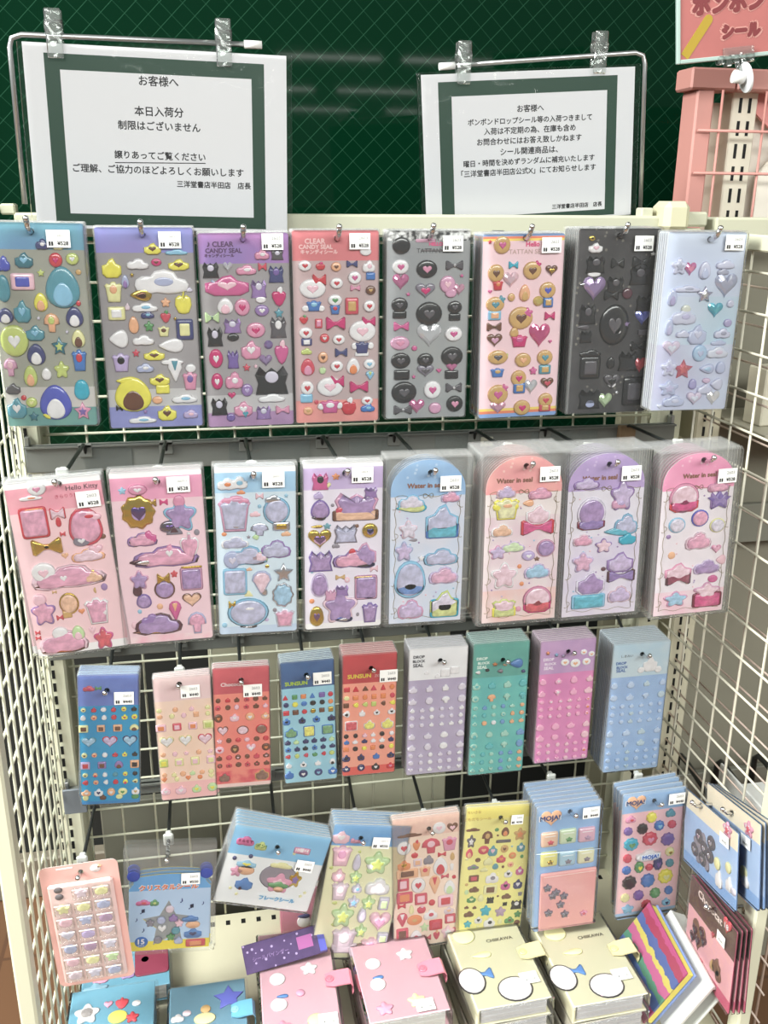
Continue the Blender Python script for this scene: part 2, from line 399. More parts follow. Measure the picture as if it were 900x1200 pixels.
class Frame:
    """where a hanging pack is: its corners as the photo shows them, at the depth its hook reaches"""
    def __init__(s, corners, hole, y):
        TL, TR, BR, BL = [at_y(*c, y) for c in corners]; H = at_y(*hole, y)
        dx = (TR-TL) + (BR-BL); dz = (TL-BL) + (TR-BR)
        a1 = math.atan2(dx.z, dx.x); a2 = math.atan2(-dz.x, dz.z); s.a = (a1 + a2)/2
        s.y = y; s.o = H; s.ca = math.cos(s.a); s.sa = math.sin(s.a)
        L = [s.loc(p) for p in (TL, TR, BR, BL)]
        s.x0 = (L[0][0]+L[3][0])/2; s.x1 = (L[1][0]+L[2][0])/2; s.z1 = (L[0][1]+L[1][1])/2; s.z0 = (L[2][1]+L[3][1])/2
        s.w = s.x1-s.x0; s.h = s.z1-s.z0
    def loc(s, P):
        d = P - s.o; return (d.x*s.ca + d.z*s.sa, -d.x*s.sa + d.z*s.ca)
    def px(s, px, py): return s.loc(at_y(px, py, s.y))
    def rot(s, da=0): return (0, -(s.a+da), 0)

def edge_of(m):
    c = tuple(m['tone']) if 'tone' in m else (226, 222, 220)
    return mat(tuple(int(v*.45 + 130) for v in c), .45, name='card_edge')
def film_mesh(x0, z0, x1, z1, hole, front, back, inset=.002):
    """sealed clear pouch: flat rim, a front that stands off the card"""
    mb = MB(); R = rrect(x0, z0, x1, z1, .002, 2); I = rrect(x0+inset, z0+inset, x1-inset, z1-inset, .002, 2)
    for L, y, flip, mi in ((I, -front, False, 0), (R, back, True, 1)):
        V = [Vector(p) for p in L + hole]; n = len(L); h = len(hole)
        E_ = [(k, (k+1) % n) for k in range(n)] + [(n+k, n+(k+1) % h) for k in range(h)]
        r = delaunay_2d_cdt(V, E_, [], 0, 1e-7); fs = []
        for f in r[2]:
            c = sum((r[0][i] for i in f), Vector((0, 0)))/len(f)
            if c.length < max(q.length for q in [Vector(p) for p in hole]): continue
            a = (r[0][f[1]]-r[0][f[0]]).cross(r[0][f[2]]-r[0][f[0]])
            f = list(f) if (a > 0) != flip else list(f)[::-1]
            fs.append(f)
        mb.add([(v.x, y, v.y) for v in r[0]], fs, mi)
    n = len(R)
    mb.add([(x, back, z) for x, z in R] + [(x, -front, z) for x, z in I], [(k, (k+1) % n, n+(k+1) % n, n+k) for k in range(n)], 1)
    return mb.mesh('sleeve', [FILM, FILM_EDGE])
ORD = ['front', 'second from front', 'third from front', 'fourth from front', 'fifth from front', 'sixth from front', 'seventh from front',
       'eighth from front', 'ninth from front', 'tenth from front', 'eleventh from front', 'twelfth from front', 'thirteenth from front']
HOLE_R = 0.0036
def price_label(root, fr, c, text1='2603', text2='¥528', w=.025, h=.0185, y=-.0048):
    if c is None: return
    u, z = fr.px(*c)
    mb = MB(); mb.box((-w/2, -.0003, -h/2), (w/2, 0, h/2)); mb.box((-w*.42, -.0005, -h*.40), (-w*.34, -.0003, -h*.16), 1); mb.box((-w*.31, -.0005, -h*.40), (-w*.23, -.0003, -h*.16), 1)
    p = mb.build('price_label', [LABELW, INK], root, (u, y, z))
    lettering(text1, .006, mat((120,120,122), .6), p, (w*.16, -.0005, h*.2), width=w*.42)
    lettering(text2, .006, INK, p, (w*.18, -.0005, -h*.27), width=w*.46, bold=.0002)

def hang(name, desc, group, corners, hole, y, n, gap, zones, mats, label=None, price=('2603', '¥528'), th=.0009, arch=False,
         sl=(.002, .002, .002, .002), front_t=.0045, jit=.004, cat='sticker pack', seed=0, corner=.003, cards=None, shift=None, sleeve=True, lab_size=(.025, .0185), hole_r=HOLE_R):
    """n packs on one hook; returns (frame, front root). sl: film margins left,right,bottom,top"""
    rnd = random.Random(seed or int(corners[0][0]*7+corners[0][1]))
    fr = Frame(corners, hole, y)
    x0, x1, z0, z1 = fr.x0, fr.x1, fr.z0, fr.z1
    if arch:
        r = (x1-x0)/2; cx = (x0+x1)/2; hz = r*.82
        loop = [(x0, z0), (x1, z0)] + [(cx + r*math.cos(math.pi*k/20), z1-hz + hz*math.sin(math.pi*k/20)) for k in range(21)]
    else: loop = rrect(x0, z0, x1, z1, corner)
    H = circle(0, 0, hole_r); mats = list(mats) + [edge_of(mats[-1])]
    card = card_mesh(loop, [H], th, [z1 - q*(z1-z0) for q in zones], mats)
    film = None
    if sleeve:
        X0, X1, Z0, Z1 = x0-sl[0], x1+sl[1], z0-sl[2], z1+sl[3]
        film = film_mesh(X0, Z0, X1, Z1, circle(0, 0, hole_r+.0004), front_t, th+.0004)
    roots = []
    for k in range(n):
        if n == 1: lb = desc
        else: lb = desc + (', front one' if k == 0 else ', %s' % ORD[k])
        da = 0 if k == 0 else rnd.uniform(-1, 1)*jit
        dz = 0 if k == 0 else rnd.uniform(-.0012, .0012)
        if shift and k in shift: da = shift[k]
        root = thing(name, lb, cat, (fr.o.x, y + k*gap, fr.o.z), fr.rot(da), group)
        link('card', card, root)
        if film: link('sleeve', film, root)
        roots.append(root)
    if label: price_label(roots[0], fr, label, *price, y=-front_t-.0003, w=lab_size[0], h=lab_size[1])
    return fr, roots

def hook(desc, fr, y, n, gap, base_z, base_y=-.046, r=.0024, clip=True, material=None, group='hooks on the rails', top_r=None, chrome_tip=.03, cream=False):
    """a long prong from the rail, through the punched holes, to an upturned tip"""
    x, z = fr.o.x, fr.o.z
    yb = y + n*gap + .006
    root = thing('display_hook', desc, 'hook', (x, base_y, base_z), (0, 0, 0), group)
    def L(p): return (p[0]-x, p[1]-base_y, p[2]-base_z)
    zz = z + .0002
    stem = MB().tube([L((x, base_y, base_z-.012)), L((x, base_y-.004, base_z)), L((x, base_y-.014, base_z+.004)), L((x, min(yb, base_y-.016), zz)), L((x, y+.0035, zz))], r, 8)
    stem.build('stem', material or DARKST, root)
    MB().bbox(L((x-.009, base_y-.0025, base_z-.016)), L((x+.009, base_y, base_z+.002)), .0008).build('mounting_plate', RAILM, root)
    t = MB().tube([L((x, y+.0035, zz)), L((x, y-.010, zz+.0005)), L((x, y-.018, zz+.004)), L((x, y-.022, zz+.008))], r, 8)
    t.ball(L((x, y-.0225, zz+.0085)), r*1.45)
    t.build('tip', CHROME, root)
    if clip and yb < base_y-.03:
        c = MB(); yc = yb+.004
        c.bbox(L((x-.007, yc, zz-.0095)), L((x+.007, yc+.005, zz+.0095)), .002)
        c.bbox(L((x-.004, yc+.005, zz+.002)), L((x+.004, yc+.013, zz+.008)), .0015)
        c.build('stopper', mat((196,198,194), .3, coat=.3), root)
    return root

def stickers(root, fr, data, sx, ox, oy, t=.0032, kind='puff', y=-.0001):
    """data rows: x y w h shape colours [kind], in a crop of the photo scaled by sx from ox,oy"""
    for row in data.replace('\n', ';').split(';'):
        q = row.split()
        if not q: continue
        x, yy, w, h = [float(v)/sx for v in q[:4]]
        kd = {'g': 'gem', 'f': 'flat', 'd': 'dome', 'm': 'foil', 't': 'tint'}.get(q[6], kind) if len(q) > 6 else kind
        tt = t if kd != 'flat' else t*.3
        if kd == 'gem': tt = t*1.15
        u, z = fr.px(ox+x, oy+yy); u1, z1 = fr.px(ox+x+w, oy+yy); u2, z2 = fr.px(ox+x, oy+yy+h)
        W_ = math.hypot(u1-u, z1-z); H_ = math.hypot(u2-u, z2-z)
        m = .002
        u = max(fr.x0+W_/2+m*.3, min(fr.x1-W_/2-m*.3, u)); z = max(fr.z0+H_/2, min(fr.z1-H_/2, z))
        cols = q[5] if kd != 'dome' or len(q[5]) > 1 else q[5]*2
        f = min(1.0, .35 + min(W_, H_)/.02)
        link('gem' if kd == 'gem' else 'sticker', sticker_mesh(q[4], cols, kd, .0032), root, (u, y, z), scale=(W_, tt/.0032*f, H_))

# ------------------------------------------------------------------ the setting
fl = D.materials.new('floor_tiles'); fl.use_nodes = True
nt = fl.node_tree; b = nt.nodes['Principled BSDF']; b.inputs['Roughness'].default_value = .35
tc = nt.nodes.new('ShaderNodeTexCoord'); br = nt.nodes.new('ShaderNodeTexBrick'); br.offset = 0
br.inputs['Color1'].default_value = lin((112, 80, 58)); br.inputs['Color2'].default_value = lin((100, 72, 52)); br.inputs['Mortar'].default_value = lin((90, 64, 48))
br.inputs['Scale'].default_value = 1; br.inputs['Brick Width'].default_value = .3; br.inputs['Row Height'].default_value = .3; br.inputs['Mortar Size'].default_value = .004
nt.links.new(tc.outputs['Object'], br.inputs['Vector']); nt.links.new(br.outputs['Color'], b.inputs['Base Color'])
struct('floor', MB().box((-3, -4, -.05), (4, .62, 0)), fl)

# wired glass with a dark green film behind it
wg = D.materials.new('wired_green_glass'); wg.use_nodes = True
nt = wg.node_tree; b = nt.nodes['Principled BSDF']; b.inputs['Roughness'].default_value = .04; b.inputs['Specular IOR Level'].default_value = .16
tc = nt.nodes.new('ShaderNodeTexCoord'); sx_ = nt.nodes.new('ShaderNodeSeparateXYZ'); nt.links.new(tc.outputs['Object'], sx_.inputs[0])
def mth(op, a, bb=None):
    n = nt.nodes.new('ShaderNodeMath'); n.operation = op
    for i, v in enumerate((a, bb)):
        if v is None: continue
        if isinstance(v, (int, float)): n.inputs[i].default_value = v
        else: nt.links.new(v, n.inputs[i])
    return n.outputs[0]
def diag(sgn):
    s = mth('ADD', sx_.outputs['X'], mth('MULTIPLY', sx_.outputs['Z'], sgn * 1.02))
    fr_ = mth('FRACT', mth('DIVIDE', s, .0385))
    return mth('LESS_THAN', mth('ABSOLUTE', mth('SUBTRACT', fr_, .5)), .021)
lines = mth('MAXIMUM', diag(-1), mth('MULTIPLY', diag(1), .55))
mx = nt.nodes.new('ShaderNodeMix'); mx.data_type = 'RGBA'; nt.links.new(lines, mx.inputs[0])
mx.inputs[6].default_value = lin((5, 36, 21)); mx.inputs[7].default_value = lin((34, 70, 52)); nt.links.new(mx.outputs[2], b.inputs['Base Color'])
GY = .5
struct('window_1', MB().box((-1.2, GY, .60), (2.6, GY+.008, 2.7)), wg)
struct('wall_back', MB().box((-1.2, GY, .0), (2.6, GY+.1, .60)), mat((30, 32, 30), .7, name='dark_dado'))
struct('trim_1', MB().bbox((-1.2, GY-.03, 0), (2.6, GY, .10), .004), mat((120, 112, 98), .6, name='grey_skirting'))
# window frame post at the far left
struct('trim_2', MB().bbox((-.30, GY-.05, .6), (-.245, GY+.0, 2.0), .004), mat((92, 92, 84), .5))
# boards seen through the mesh, behind the rack
tag(MB().bbox((-.05, .10, 0), (.375, .115, .478), .002).build('backing_board', mat((98, 97, 86), .6, noise=.06, scale=12, name='grey_board')),
    'grey board standing low behind the wire mesh, behind the bottom row', 'board')
tag(MB().bbox((.142, .15, 0), (.562, .165, .80), .002).build('backing_board', mat((182, 180, 158), .6, noise=.04, scale=9, name='cream_board')),
    'cream board standing behind the wire mesh, behind the blue and red packs', 'board')
tag(MB().bbox((.83, .12, 0), (.91, .14, 1.30), .002).build('backing_board', mat((150, 146, 124), .6, noise=.04, scale=9)),
    'narrow beige upright board behind the right end of the mesh', 'board')
b_ = at_y(470, 960, .13); 
tag(MB().bbox((.42, .19, 0), (.545, .205, .50), .002).build('backing_board', mat((92, 90, 68), .6, noise=.06, scale=9, name='olive_board')),
    'small olive board low behind the mesh above the pink food pack', 'board')

# ---- the rack (one fixed unit: posts, beam, mesh, side panels, deck)
rack = thing('display_rack', 'cream enamel shop rack with wire mesh back and wire side panels', 'display rack', (.38, 0, 0))
RX = Vector((-.38, 0, 0))
def rb(mb, name, m): 
    return mb.build(name, m, rack, RX)
def post(x0, x1, y0=-.028, y1=.03, top=1.41):
    mb = MB().bbox((x0, y0, 0), (x1, y1, top), .003)
    cx = (x0+x1)/2
    z = .05
    while z < top-.04:
        mb.box((cx-.0022+.001, y0-.0004, z), (cx+.0022+.001, y0+.0005, z+.0135), 1); z += .021
    return mb
p = post(-.094, -.056); 
# second line of slots on the inner half, as on the left post
z = .05
while z < 1.36: p.box((-.090, -.0284, z), (-.0872, -.0275, z+.0135), 1); z += .021
rb(p, 'post', [CREAM, BLACKS])
rb(post(.822, .860), 'post', [CREAM, BLACKS])
rb(MB().bbox((-.058, -.030, 1.398), (.824, .0, 1.4265), .003), 'beam', CREAM_DIM)
for cx in (-.098, .812):
    rb(MB().bbox((cx-.02, -.05, 1.405), (cx+.018, .0, 1.446), .008), 'post_cap', mat((204, 199, 170), .4))
for cx in (-.066, .776):
    rb(MB().bbox((cx-.008, -.024, 1.424), (cx+.010, -.004, 1.437), .002), 'socket_block', CREAM_DIM)
rb(MB().bbox((.826, -.0295, 1.412), (.866, .0, 1.432), .003), 'corner_bracket', CREAM_DIM)
g = MB()
for i in range(-1, 17): g.tube([(i*.05, 0, .31), (i*.05, 0, 1.40)], .0019, 6)
for k in range(22): 
    z = 1.39 - k*.05
    if z > .31: g.tube([(-.058, -.0036, z), (.824, -.0036, z)], .0019, 6)
rb(g, 'wire_mesh', WIREC)
def side(x, yf, pz, py, ztop, m, name='side_panel', zbot=.08):
    q = MB(); z = pz
    while z < ztop: q.tube([(x, -.02, z), (x, yf, z)], .0018, 6); z += .0505
    y = yf + .02
    while y < -.02: q.tube([(x+.004, y, zbot), (x+.004, y, ztop)], .0019, 6); y += py
    o = rb(q, name, m)
    f_ = MB().bbox((x-.010, yf-.014, 0), (x+.010, yf+.012, ztop+.01), .003)
    f_.bbox((x-.008, yf+.012, ztop-.008), (x+.008, -.0305, ztop+.012), .002)
    f_.build('upright', CREAM, o)
side(-.082, -.352, .102, .0332, 1.395, WIREC)
side(.862, -.375, .0985, .0505, 1.395, mat((208, 203, 186), .4))
# deck with its row of back holes
dk = MB().bbox((-.07, -.40, .285), (.85, .0, .31), .003)
for i in range(36): dk.box((-.05+i*.025, -.028, .3098), (-.043+i*.025, -.018, .3104), 1)
rb(dk, 'deck', [mat((206, 200, 176), .5, name='deck_enamel'), BLACKS])
rb(MB().bbox((-.09, -.02, .0), (.85, -.0, .285), .002), 'kick_panel', BEIGE)

# ---- slotted rails the hooks hang from
def rail(desc, z0, z1, y=-.045, x0=-.074, x1=.842, seams=(), m=RAILM, plate=False):
    r_ = thing('hook_rail', desc, 'rail', (x0, y, z0), group='steel rails across the rack')
    w = x1-x0; h = z1-z0
    mb = MB().bbox((0, 0, 0), (w, .006, h), .0012)
    mb.box((0, -.0035, h-.0025), (w, .012, h), 0); mb.build('bar', m, r_)
    for e in (0, w-.006):
        MB().bbox((e, .004, h*.2), (e+.006, .0155, h+.012), .001).build('end_bracket', STEEL, r_)
    if plate:
        MB().bbox((-.003, -.004, -.020), (.030, .0, h+.004), .001).build('end_plate', mat((124, 130, 138), .35, metal=.3), r_)
    for i, (a, b2) in enumerate(seams):
        MB().box((a-x0, -.0012, .002), (b2-x0, -.0002, h-.003)).build('price_strip', CLEAR, r_)
    return r_
rail('grey steel rail across the rack behind the second row, price strips on its face', 1.098, 1.134, seams=((.0, .062), (.19, .30), (.355, .44), (.478, .535), (.62, .72)))
rail('grey steel rail just under the second row of packs', .822, .847)
rail('grey steel rail behind the feet of the third row, bare end at left', .588, .606, plate=True)
e_ = at_y(571, 518, -.05)
lb = MB().box((-.009, -.0005, -.007), (.009, 0, .007)).build('price_tag', mat((178, 176, 160), .6), None, (e_.x, -.0475, e_.z))
tag(lb, 'small pale price tag on the grey rail behind the coral arched cards', 'price tag')
lettering('¥528', .005, INK, lb, (0, -.0008, 0))
c_ = at_y(735, 515, -.055)
tag(MB().bbox((-.013, 0, -.02), (.012, .01, .02), .001).build('cardboard_tab', mat((120, 98, 74), .8, noise=.1), None, (c_.x, -.056, c_.z)), 'brown cardboard tab on the grey rail by the right post', 'cardboard tab')

# ------------------------------------------------------------------ notices in clear sleeves, hung on bent wires
GREENB = mat((20, 64, 46), .5, name='green_ink')
def wire_frame(desc, base, corner, end, y, r=.0032):
    B_, C_, E2 = at_y(*base, y), at_y(*corner, y), at_y(*end, y)
    B_.z = 1.437
    t_ = thing('sign_wire', desc, 'sign holder', B_, group='bent wire sign holders')
    q = lambda P: P - B_
    d1 = (C_-B_).normalized(); d2 = (E2-C_).normalized()
    pts = [q(B_), q(C_ - d1*.014), q(C_ - d1*.004 + d2*.003), q(C_ + d2*.014), q(E2)]
    MB().tube(pts, r, 10).build('wire', STEEL, t_)
    MB().tube([q(E2 - d2*.001), q(E2 + d2*.020)], r*1.45, 10).build('end_cap', WHITEPL, t_)
    return C_, E2
def sign_clip(desc, px, y, zt):
    P = at_y(*px, y)
    t_ = thing('sign_clip', desc, 'clip', P, (0, 0, 0), 'clear clips on the sign wires')
    m = MB().bbox((-.009, -.008, -.026), (.009, -.0052, .026), .002); m.bbox((-.009, .0052, -.026), (.009, .008, .026), .002)
    m.build('jaw', CLEAR, t_)
    MB().tube([(-.010, 0, .0075), (.010, 0, .0075)], [.0078, .0078], 12).build('grip_barrel', CLEAR, t_)
def notice(desc, frame, y, paper, border, inner, lines, film, underline=None):
    fr = Frame(*frame, y)
    root = thing('notice_sign', desc, 'notice', (fr.o.x, y, fr.o.z), fr.rot(), 'notices above the rack')
    def rect(c, y0, y1, m, nm):
        a = [fr.px(*p_) for p_ in c]
        x0 = (a[0][0]+a[3][0])/2; x1 = (a[1][0]+a[2][0])/2; z1 = (a[0][1]+a[1][1])/2; z0 = (a[2][1]+a[3][1])/2
        return MB().box((x0, y0, z0), (x1, y1, z1)).build(nm, m, root)
    rect(paper, -.0004, .0004, WHITEP, 'paper'); rect(border, -.0006, -.00035, GREENB, 'border_print'); rect(inner, -.0008, -.0005, WHITEP, 'text_panel')
    for body, c, w in lines:
        u, z = fr.px(*c); a, b2 = fr.px(c[0]-w/2, c[1]), fr.px(c[0]+w/2, c[1])
        lettering(body, .012, INK, root, (u, -.0010, z), width=math.hypot(b2[0]-a[0], b2[1]-a[1]), bold=.00022)
    if underline:
        a, b2 = fr.px(*underline[0]), fr.px(*underline[1])
        MB().tube([(a[0], -.001, a[1]), (b2[0], -.001, b2[1])], .0005, 4).build('underline', INK, root)
    a = [fr.px(*p_) for p_ in film]
    x0 = (a[0][0]+a[3][0])/2; x1 = (a[1][0]+a[2][0])/2; z1 = (a[0][1]+a[1][1])/2; z0 = (a[2][1]+a[3][1])/2
    MB().bbox((x0, -.0022, z0), (x1, .0022, z1), .0008).build('sleeve', SIGNF, root)
    return root
SIGNF = mat_film('sign_sleeve', haze=.004, bump=.2, scale=7, rough=.05, gloss=1.0, tint=(.995, .995, .995))
y1 = -.055
notice('white notice with green border at left, few lines of large black text', (((20, 46), (340, 66), (343, 276), (43, 262)), (186, 58)), y1,
       ((27, 47), (334, 67), (338, 275), (42, 264)), ((52.5, 61), (310, 76), (311, 270), (65, 262)), ((71.5, 80.5), (296, 94), (296, 257), (81.5, 248)),
       [('お客様へ', (186, 96.5), 46), ('本日入荷分', (186.5, 132), 57), ('制限はございません', (187, 149), 96), ('譲りあってご覧ください', (188, 183.5), 106),
        ('ご理解、ご協力のほどよろしくお願いします', (187, 200.5), 199), ('三洋堂書店半田店　店長', (251, 217.5), 86)],
       ((19, 47), (341, 66), (344, 277), (38, 264)), underline=((135, 190.5), (241, 191.5)))
wire_frame('bent steel wire rising from the left post cap, with white end cap', (30, 246), (10, 40), (287, 52), y1-.0)
sign_clip('clear plastic clip at the left end of the left sign wire', (64, 40), y1, 0)
sign_clip('clear plastic clip near the white end of the left sign wire', (262, 51), y1, 0)
y2 = .012
notice('white notice with green border at right, many lines of small black text', (((487, 90), (749, 70), (744, 262), (497, 262)), (620, 80)), y2,
       ((493, 92), (744, 74), (739, 256), (500, 262)), ((514, 100), (724, 84.5), (719, 256), (517.5, 259)), ((529, 117), (711.5, 102), (708, 247), (533, 254)),
       [('お客様へ', (621.5, 127.5), 31), ('ボンボンドロップシール等の入荷つきまして', (621.5, 141), 145), ('入荷は不定期の為、在庫も含め', (621, 152.5), 107),
        ('お問合わせにはお答え致しかねます', (620.5, 164.5), 122), ('シール関連商品は、', (620, 177), 67), ('曜日・時間を決めずランダムに補充いたします', (620.5, 189), 153),
        ('「三洋堂書店半田店公式X」にてお知らせします', (620, 200.5), 157), ('三洋堂書店半田店　店長', (676, 241), 58)],
       ((487, 90), (751, 70), (745, 258), (496, 264)))
wire_frame('bent steel wire rising from the right post cap, with white end cap', (750, 244), (756, 61), (532, 77), y2)
sign_clip('clear plastic clip near the white end of the right sign wire', (543, 74), y2, 0)
sign_clip('clear plastic clip near the bend of the right sign wire', (702, 62), y2, 0)

# ------------------------------------------------------------------ the neighbouring unit on the right
GREYB = mat((132, 128, 114), .65, noise=.03, scale=4, name='grey_back_panel')
nb = thing('display_rack', 'neighbouring rack seen through the right wire panel, grey back board', 'display rack', (1.4, .05, 0))
NX = Vector((-1.4, -.05, 0))
MB().bbox((.90, .05, .0), (1.95, .07, 1.40), .002).build('back_panel', GREYB, nb, NX)
q = MB().bbox((.888, -.02, 0), (.93, .05, 1.405), .003)
z = .05
while z < 1.37:
    for cx in (.902, .915): q.box((cx-.002, -.0206, z), (cx+.002, -.0195, z+.0145), 1)
    z += .0225
q.build('post', [BEIGE, BLACKS], nb, NX)
MB().bbox((.876, -.034, 1.392), (1.95, .0, 1.425), .003).build('beam', CREAM_DIM, nb, NX)
q = MB(); PINKW = mat((196, 176, 164), .4)
z = .075
while z < 1.39: q.tube([(.90, -.02, z), (.90, -.37, z)], .0015, 6); z += .0505
y = -.355
while y < -.02: q.tube([(.904, y, .08), (.904, y, 1.39)], .002, 6); y += .16
q.build('side_panel', PINKW, nb, NX)
def nrail(z0, z1, desc):
    r_ = thing('hook_rail', desc, 'rail', (.935, -.0, z0), group='steel rails across the rack')
    MB().bbox((0, 0, 0), (.9, .012, z1-z0), .001).build('bar', mat((128, 128, 118), .45, metal=.2), r_)
    return r_
P = at_y(870, 612, -.0); nrail(P.z-.035, P.z+.03, 'grey rail of the neighbouring rack, upper one behind the right panel')
P = at_y(840, 915, -.0); nrail(P.z-.05, P.z+.02, 'grey rail of the neighbouring rack, lower one behind the right panel')
def nhook(px, desc, ln=.16):
    P = at_y(*px, -.005)
    t_ = thing('display_hook', desc, 'hook', P, group='empty hooks on the neighbouring rack')
    MB().tube([(0, 0, -.03), (0, 0, .03), (0, -.01, .04), (0, -.03, .04), (0, -ln, .02), (0, -ln-.01, .03)], .005, 8).build('stem', DARKST, t_)
    MB().tube([(0, -.006, -.03), (0, -.03, -.032), (0, -ln, -.03)], .0035, 8).build('lower_arm', DARKST, t_)
nhook((792, 905), 'empty dark hook on the lower neighbouring rail, left one'); nhook((838, 912), 'empty dark hook on the lower neighbouring rail, middle one'); nhook((882, 905), 'empty dark hook on the lower neighbouring rail, right one by the frame edge')
# folded white cartons on the neighbouring unit
def carton(px, y, w, h, rot, desc):
    P = Vector((px[0], y, SHZ + h/2 + .0005))
    t_ = thing('folded_carton', desc, 'carton', P, rot, 'white cartons on the neighbouring rack')
    MB().bbox((-w/2, -.02, -h/2), (w/2, .02, h/2), .002).build('body', mat((214, 208, 190), .6), t_)
    MB().add([(-w/2, -.021, h/2), (w/2, -.021, h/2), (w/2-.03, -.05, h/2+.03), (-w/2+.01, -.05, h/2+.03),
              (-w/2, -.019, h/2), (w/2, -.019, h/2), (w/2-.03, -.048, h/2+.031), (-w/2+.01, -.048, h/2+.031)],
             [(0, 1, 2, 3), (7, 6, 5, 4), (0, 3, 7, 4), (1, 5, 6, 2), (2, 6, 7, 3), (0, 4, 5, 1)]).build('flap', mat((226, 221, 206), .6), t_)
    return t_
P = at_y(850, 462, -.06); SHZ = P.z-.046
MB().bbox((.935, -.13, P.z-.052), (1.9, .05, P.z-.046), .001).build('shelf', mat((176, 172, 156), .5), nb, NX)
carton((1.000, 0), -.055, .095, .085, (0, 0, math.radians(8)), 'folded white carton with raised flap, on the neighbouring shelf, nearer the post')
carton((1.125, 0), -.055, .11, .075, (0, 0, math.radians(-6)), 'folded white carton with raised flap, on the neighbouring shelf, by the picture edge')
P = at_x(890, 968, .965)
t_ = thing('wire_basket', 'white tray edge beside the flower cards at the right frame edge', 'tray', (.975, P.y, P.z-.03))
MB().bbox((0, -.05, 0), (.16, .14, .004), .001).build('base', WHITEPL, t_)
q = MB().bbox((0, -.05, .004), (.004, .14, .05), .001); q.bbox((.156, -.05, .004), (.16, .14, .05), .001); q.bbox((.004, -.05, .004), (.156, -.046, .05), .001); q.build('rim', WHITEPL, t_)

# ------------------------------------------------------------------ pink unit standing behind, top right
PINK = mat((200, 142, 134), .5, name='pink_enamel'); py_ = .17
pk = thing('pink_rack', 'pink enamel rack with slotted cream post, standing behind at the top right', 'display rack', (1.0, py_, 0))
KX = Vector((-1.0, -py_, 0))
A_ = at_y(808, 248, py_); B_ = at_y(818, 105, py_); C_ = at_y(815, 92, py_)
x0 = (A_.x+B_.x)/2
MB().bbox((x0-.004, py_, 0), (x0+.026, py_+.05, B_.z+.002), .003).build('post', PINK, pk, KX)
MB().bbox((C_.x-.008, py_-.004, B_.z), (C_.x+.068, py_+.05, C_.z+.016), .003).build('top_bar', PINK, pk, KX)
MB().bbox((C_.x+.0695, py_-.004, B_.z), (1.9, py_+.05, C_.z+.016), .003).build('top_bar', PINK, pk, KX)
q = MB()
for px in ((842, 300), (893, 300)):
    P = at_y(px[0], 150, py_-.002); q.tube([(P.x, py_-.004, 1.2), (P.x, py_-.004, B_.z)], .0022, 6)
for pyx in (153, 203): 
    P = at_y(826, pyx, py_-.006); q.tube([(x0+.0, py_-.006, P.z), (1.9, py_-.006, P.z)], .0022, 6)
q.build('wire_grid', PINK, pk, KX)
P = at_y(868, 150, py_+.03)
q = MB().bbox((P.x-.022, py_+.025, 0), (P.x+.022, py_+.06, B_.z+.004), .002); z = .9
while z < B_.z-.02:
    for cx in (P.x-.008, P.x+.008): q.box((cx-.0025, py_+.0244, z), (cx+.0025, py_+.0255, z+.022), 1)
    z += .034
q.build('slotted_post', [mat((234, 226, 208), .5), BLACKS], pk, KX)
MB().bbox((x0+.03, py_+.06, .0), (P.x+.0, py_+.066, B_.z-.012), .001).build('curtain_board', mat((222, 206, 190), .6, noise=.05, scale=20), pk, KX)
MB().bbox((P.x+.024, py_+.06, .0), (1.9, py_+.066, B_.z-.004), .001).build('back_board', mat((228, 218, 208), .6), pk, KX)
P = at_y(889, 205, py_+.03)
q = MB().prism([(-.030, -.2), (.06, -.2), (.06, .02), (.02, .055), (-.030, .0)], 0, .012)
tag(q.build('folded_card', mat((236, 228, 216), .6), None, (P.x+.03, py_+.03, P.z)), 'pointed white card inside the pink rack at the right frame edge', 'card')
P = at_y(898, 118, py_+.03)
q = MB().prism([(-.02, .0), (.03, -.04), (.07, .0), (.07, .05), (-.02, .05)], 0, .006)
tag(q.build('pink_pennant', mat((228, 150, 146), .6), None, (P.x, py_+.04, P.z-.01)), 'pink pointed pennant under the pink top bar at the right edge', 'pennant')
# pink shop sign in a clear holder with a suction cup
ys = .06
fr = Frame(((793, -40), (960, -56), (958, 62), (792, 73)), (870, 62), ys)
sg = thing('shop_sign', 'pink sign with red lettering in a clear holder at the top right corner', 'sign', (fr.o.x, ys, fr.o.z), fr.rot())
MB().bbox((fr.x0+.004, -.001, fr.z0+.005), (fr.x1, .001, fr.z1), .0005).build('poster', mat((178, 104, 100), .5, noise=.05, scale=20), sg)  # poster and lettering colours darkened to carry the sign's shade
q = MB().bbox((fr.x0, -.003, fr.z0), (fr.x0+.0055, .003, fr.z1), .001); q.bbox((fr.x0+.0055, -.003, fr.z0), (fr.x1, .003, fr.z0+.0055), .001)
q.build('holder_edge', mat((176, 196, 190), .2, coat=.6), sg)
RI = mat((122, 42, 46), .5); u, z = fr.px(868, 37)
lettering('シール', .03, mat((206, 146, 138), .5), sg, (u, -.0014, z), width=.060, bold=.0035)
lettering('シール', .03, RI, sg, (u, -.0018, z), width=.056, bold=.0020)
u, z = fr.px(862, 4); lettering('ポンポンドロップ', .03, mat((206, 146, 138), .5), sg, (u+.045, -.0014, z), width=.222, bold=.0035)
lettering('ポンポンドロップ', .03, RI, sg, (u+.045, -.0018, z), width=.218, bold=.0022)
a = fr.px(803, 66); b2 = fr.px(828, 27)
d_ = Vector((b2[0]-a[0], 0, b2[1]-a[1])); L_ = d_.length; an = math.atan2(d_.z, d_.x)
